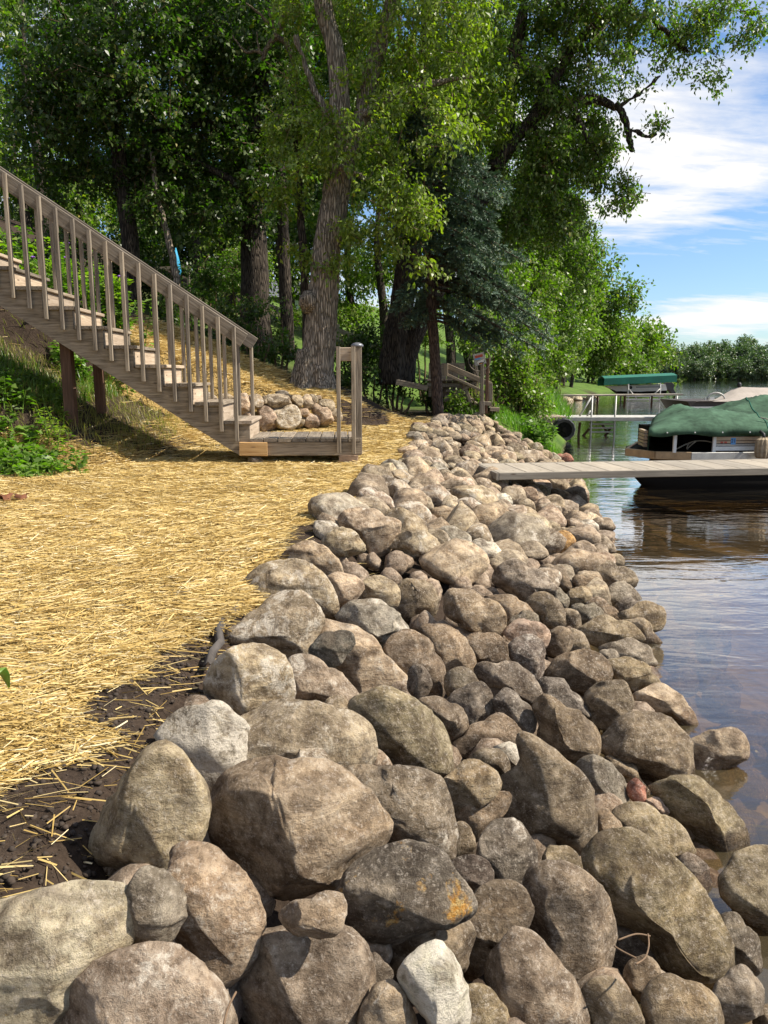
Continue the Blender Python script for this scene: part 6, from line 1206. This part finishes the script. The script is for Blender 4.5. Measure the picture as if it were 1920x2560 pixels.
# weedy bank on the left
def weed(name, label, u, v, y, ru, h, nleaf, Lf, Wf, mat, stems=5, group=None, cat='weed', flower=None, seed=1, dens=1):
    g = np.random.default_rng(seed); b = at(u, v, y); k = y / F; r = ru * k; z0 = gz(b[0], y); root = empty(name, (b[0], y, z0), label, cat, group); mb = MB(); P, D, Nn = [], [], []
    for s in range(stems):
        bx, by = b[0] + g.normal() * r * .5, y + g.normal() * r * .35; bz = gz(bx, by); hh_ = h * g.uniform(.6, 1.1); ln = g.normal(size=2) * hh_ * .25
        pts = [np.array([bx, by, bz - .02]), np.array([bx + ln[0] * .4, by + ln[1] * .4, bz + hh_ * .5]), np.array([bx + ln[0], by + ln[1], bz + hh_])]
        (MB() if False else mb).tube(pts, [.006, .005, .002], 5, False); m_ = nleaf // stems; t = g.uniform(.15, 1, m_); az = g.uniform(0, 6.28, m_)
        Q = pts[0] + (pts[2] - pts[0]) * t[:, None]; out = np.stack([np.cos(az), np.sin(az), g.uniform(-.3, .5, m_)], -1); P.append(Q + out * (r * .22 * g.uniform(0, 1, m_))[:, None]); D.append(out); Nn.append(unit(np.array([0, 0, 1.0]) + g.normal(size=(m_, 3)) * .45))
        if flower and s % 2 == 0:
            f_ = MB()
            for q_ in range(5): f_.tube([pts[2] + [0, 0, .01], pts[2] + [.022 * math.cos(q_ * 1.26), .022 * math.sin(q_ * 1.26), .03]], [.005, .013], 5)
            f_.build('flower', M[flower], root)
    P, D, Nn = map(np.concatenate, (P, D, Nn)); V, Fq = leaf_quads(P, D, Nn, Lf * g.uniform(.5, 1.2, len(P)), Wf * g.uniform(.5, 1.2, len(P)))
    mesh_np('foliage', V, Fq, M[mat], root, loc=(b[0], y, z0)); mb.build('stem', M['grass'], root, True); return root
GW = 'weeds on the bank below the stair'
WD = [(20, 960, 7.5, 'lush green weed at the left edge below the stair'), (70, 1010, 7.3, 'lush green weed with broad leaves left of the stair post'), (130, 1030, 7.4, 'green weed in front of the brown stair post'), (30, 1050, 7.1, 'broad leaved weed low at the left edge'), (110, 1075, 7.15, 'low creeping weed on the straw bank'), (150, 1085, 7.25, 'low weed trailing onto the straw'), (-30, 1000, 7.2, 'weed cut by the left picture edge'), (60, 1110, 6.9, 'sparse weed at the left straw edge'), (0, 910, 7.8, 'weed at the left edge under the stringer')]
for i, (u, v, y, lb) in enumerate(WD): weed('weed', lb, u, v, y, 60, .24 if v < 1060 else .13, 230 if v < 1060 else 90, .085, .055, 'leaf_weed', 9, GW, seed=800 + i)
weed('goldenrod', 'spiky pale green plant beside the brown stair post', 110, 940, 7.7, 26, .34, 260, .06, .016, 'leaf_lime', 5, None, seed=830)
n = 14000; gx = g.uniform(-5.6, -2.5, n); gy = g.uniform(6.5, 10.2, n); lA = np.interp(gy, *XF) - gx; k = (lA > .12) & (g.uniform(0, 1, n) < .75); gx, gy = gx[k], gy[k]
V, fs = blades(gx, gy, g.uniform(.04, .16, len(gx)), g.uniform(.004, .008, len(gx)), g, 1.4); tag(mesh_np('bank_tufts', V, fs, M['dry_grass'], loc=(-3.5, 7.5, .3)), 'dry and green grass tufts on the bank under the stair', 'grass', kind='stuff')
GP = 'garden plants behind the stair'
PL = [(110, 690, 10.4, 'leaf_lime', 'leafy yellow green plant behind the upper balusters', None), (160, 640, 10.8, 'leaf_weed', 'green plant with purple flowers behind the upper balusters', 'purple'), (230, 600, 10.6, 'leaf_lime', 'tall lime green plant topping the hand rail', None), (260, 700, 10.2, 'leaf_lime', 'lime green bush between the middle balusters', None), (320, 760, 10.3, 'leaf_weed', 'green bush at the head of the straw slope', None), (200, 740, 10.2, 'leaf_weed', 'green plant right above the treads', 'purple'), (60, 620, 10.8, 'leaf_weed', 'green plant behind the highest treads', None), (280, 790, 10.1, 'leaf_weed', 'low green plant beside the straw slope', None), (190, 900, 9.6, 'leaf_weed', 'green plant seen between the two stair posts', None)]
for i, (u, v, y, lm, lb, fl_) in enumerate(PL): weed('garden_plant', lb, u, v + 70, y, 46, .75 if i != 8 else .3, 420, .10, .06, lm, 8, GP, 'plant', fl_, 850 + i)
weed('bank_weed', 'broad leaved weed on the grassy bank above the far stones', 1335, 1100, 13.6, 40, .34, 420, .10, .075, 'leaf_weed', 9, None, seed=870)
weed('bank_weed', 'leafy weed beside the black dock wheel', 1370, 1100, 15.2, 22, .24, 260, .09, .06, 'leaf_weed', 7, None, seed=871)
weed('day_lily', 'orange flowering clump on the sunny hillside', 930, 850, 25, 40, .7, 300, .35, .06, 'leaf_lime', 14, None, 'flowers', 'orange', 872)
# ------------------------------------------------------------------ small things
o = mesh_np('landscape_fabric', *(lambda a: (np.array(a[0]), a[1]))((lambda pts: ([p + np.array([dx, 0, dz]) for p in pts for dx, dz in ((-.014, -.01), (0, .006), (.014, -.012))], [(3 * i + j, 3 * i + j + 1, 3 * i + j + 4, 3 * i + j + 3) for i in range(len(pts) - 1) for j in range(2)]))([np.array(atz(u, v, .02)) for u, v in ((598, 1500), (585, 1525), (560, 1540), (545, 1570), (550, 1600), (528, 1625), (520, 1660))])), M['fabric'], smooth=True)
tag(o, 'strip of grey landscape fabric poking out of the soil', 'fabric'); o.modifiers.new('thick', 'SOLIDIFY').thickness = .003
for k, (u, v, lb) in enumerate(((14, 1243, 'curled brown leaf on the straw at the left edge'), (54, 1243, 'second curled brown leaf right of the one at the left edge'))):
    p = atz(u, v, .045); g2 = np.random.default_rng(k); V = []; n = 14
    for i in range(n): th = 2 * math.pi * i / n; r_ = .055 * (1 if i % 2 else .6); V.append(p + [r_ * math.cos(th), r_ * math.sin(th), .03 * math.sin(2 * th + k)])
    V.append(p + [0, 0, .015]); o = mesh_np('dead_leaf', np.array(V), [(i, (i + 1) % n, n) for i in range(n)], M['dead_leaf'], smooth=True); tag(o, lb, 'leaf', 'brown leaves on the straw'); o.modifiers.new('thick', 'SOLIDIFY').thickness = .002
bd = [atz(-30, 1700, .25), atz(0, 1672, .27), atz(14, 1690, .24), atz(24, 1720, .19)]; Vb = []
for i, p in enumerate(bd): w_ = [.012, .014, .010, .002][i]; Vb += [p + [-w_, 0, 0], p + [w_, 0, .004]]
b0 = np.array(bd[0]); Vb = [np.array([b0[0] - .04, b0[1], 0.0]), np.array([b0[0] - .02, b0[1], 0.0])] + Vb
o = mesh_np('grass_blade', np.array(Vb), [(2 * i, 2 * i + 1, 2 * i + 3, 2 * i + 2) for i in range(4)], M['grass'], smooth=True); tag(o, 'single arching green blade at the left edge over the straw', 'grass blade'); o.modifiers.new('thick', 'SOLIDIFY').thickness = .001
# rootlets caught between the stones
for k, pts in enumerate(([(1545, 2350), (1590, 2335), (1625, 2340)], [(1620, 2335), (1622, 2365), (1612, 2395), (1590, 2410)], [(1535, 2365), (1560, 2380), (1590, 2395)], [(590, 2480), (570, 2520), (560, 2560)])):
    p3 = [surf_hit(u, v, .16)[0] for u, v in pts]; mb = MB(); limb(mb, p3, [.0018] * len(p3), 5, 0); o = mb.build('root', M['twig'], None, True)
    tag(o, ['thin pale root arching beside the olive slab', 'forked brown root standing above the small rooted stone', 'short root crossing the gap by the rounded boulder', 'root strand hanging at the bottom beside the broad dusty boulder'][k], 'root', 'roots among the boulders')
n = 7000; gx = g.uniform(-5.6, -3.0, n); gy = g.uniform(7.4, 10.4, n); lA = np.interp(gy, *XF) - gx; k = (lA > 1.0) & (snoise(np.stack([gx, gy, 0 * gx], -1), 2.5, 6, 2) > -.15); gx, gy = gx[k], gy[k]
V, fs = blades(gx, gy, g.uniform(.06, .24, len(gx)), g.uniform(.006, .014, len(gx)), g, 1.2); tag(mesh_np('bank_greens', V, fs, M['leaf_weed'], loc=(-3.8, 8.5, .6)), 'rank green growth on the dirt bank behind the stair posts', 'grass', kind='stuff')
# more growth on the slope under and left of the stair
g = np.random.default_rng(55)
for i in range(9):
    u, y = g.uniform(-40, 130), g.uniform(7.5, 8.7); v = g.uniform(850, 960)
    weed('weed', 'small green weed tuft on the dark bank under the upper stair', u, v, y, 40, .16, 130, .06, .038, 'leaf_weed' if i % 3 else 'leaf_mid', 6, 'weed tufts under the upper stair', seed=900 + i)
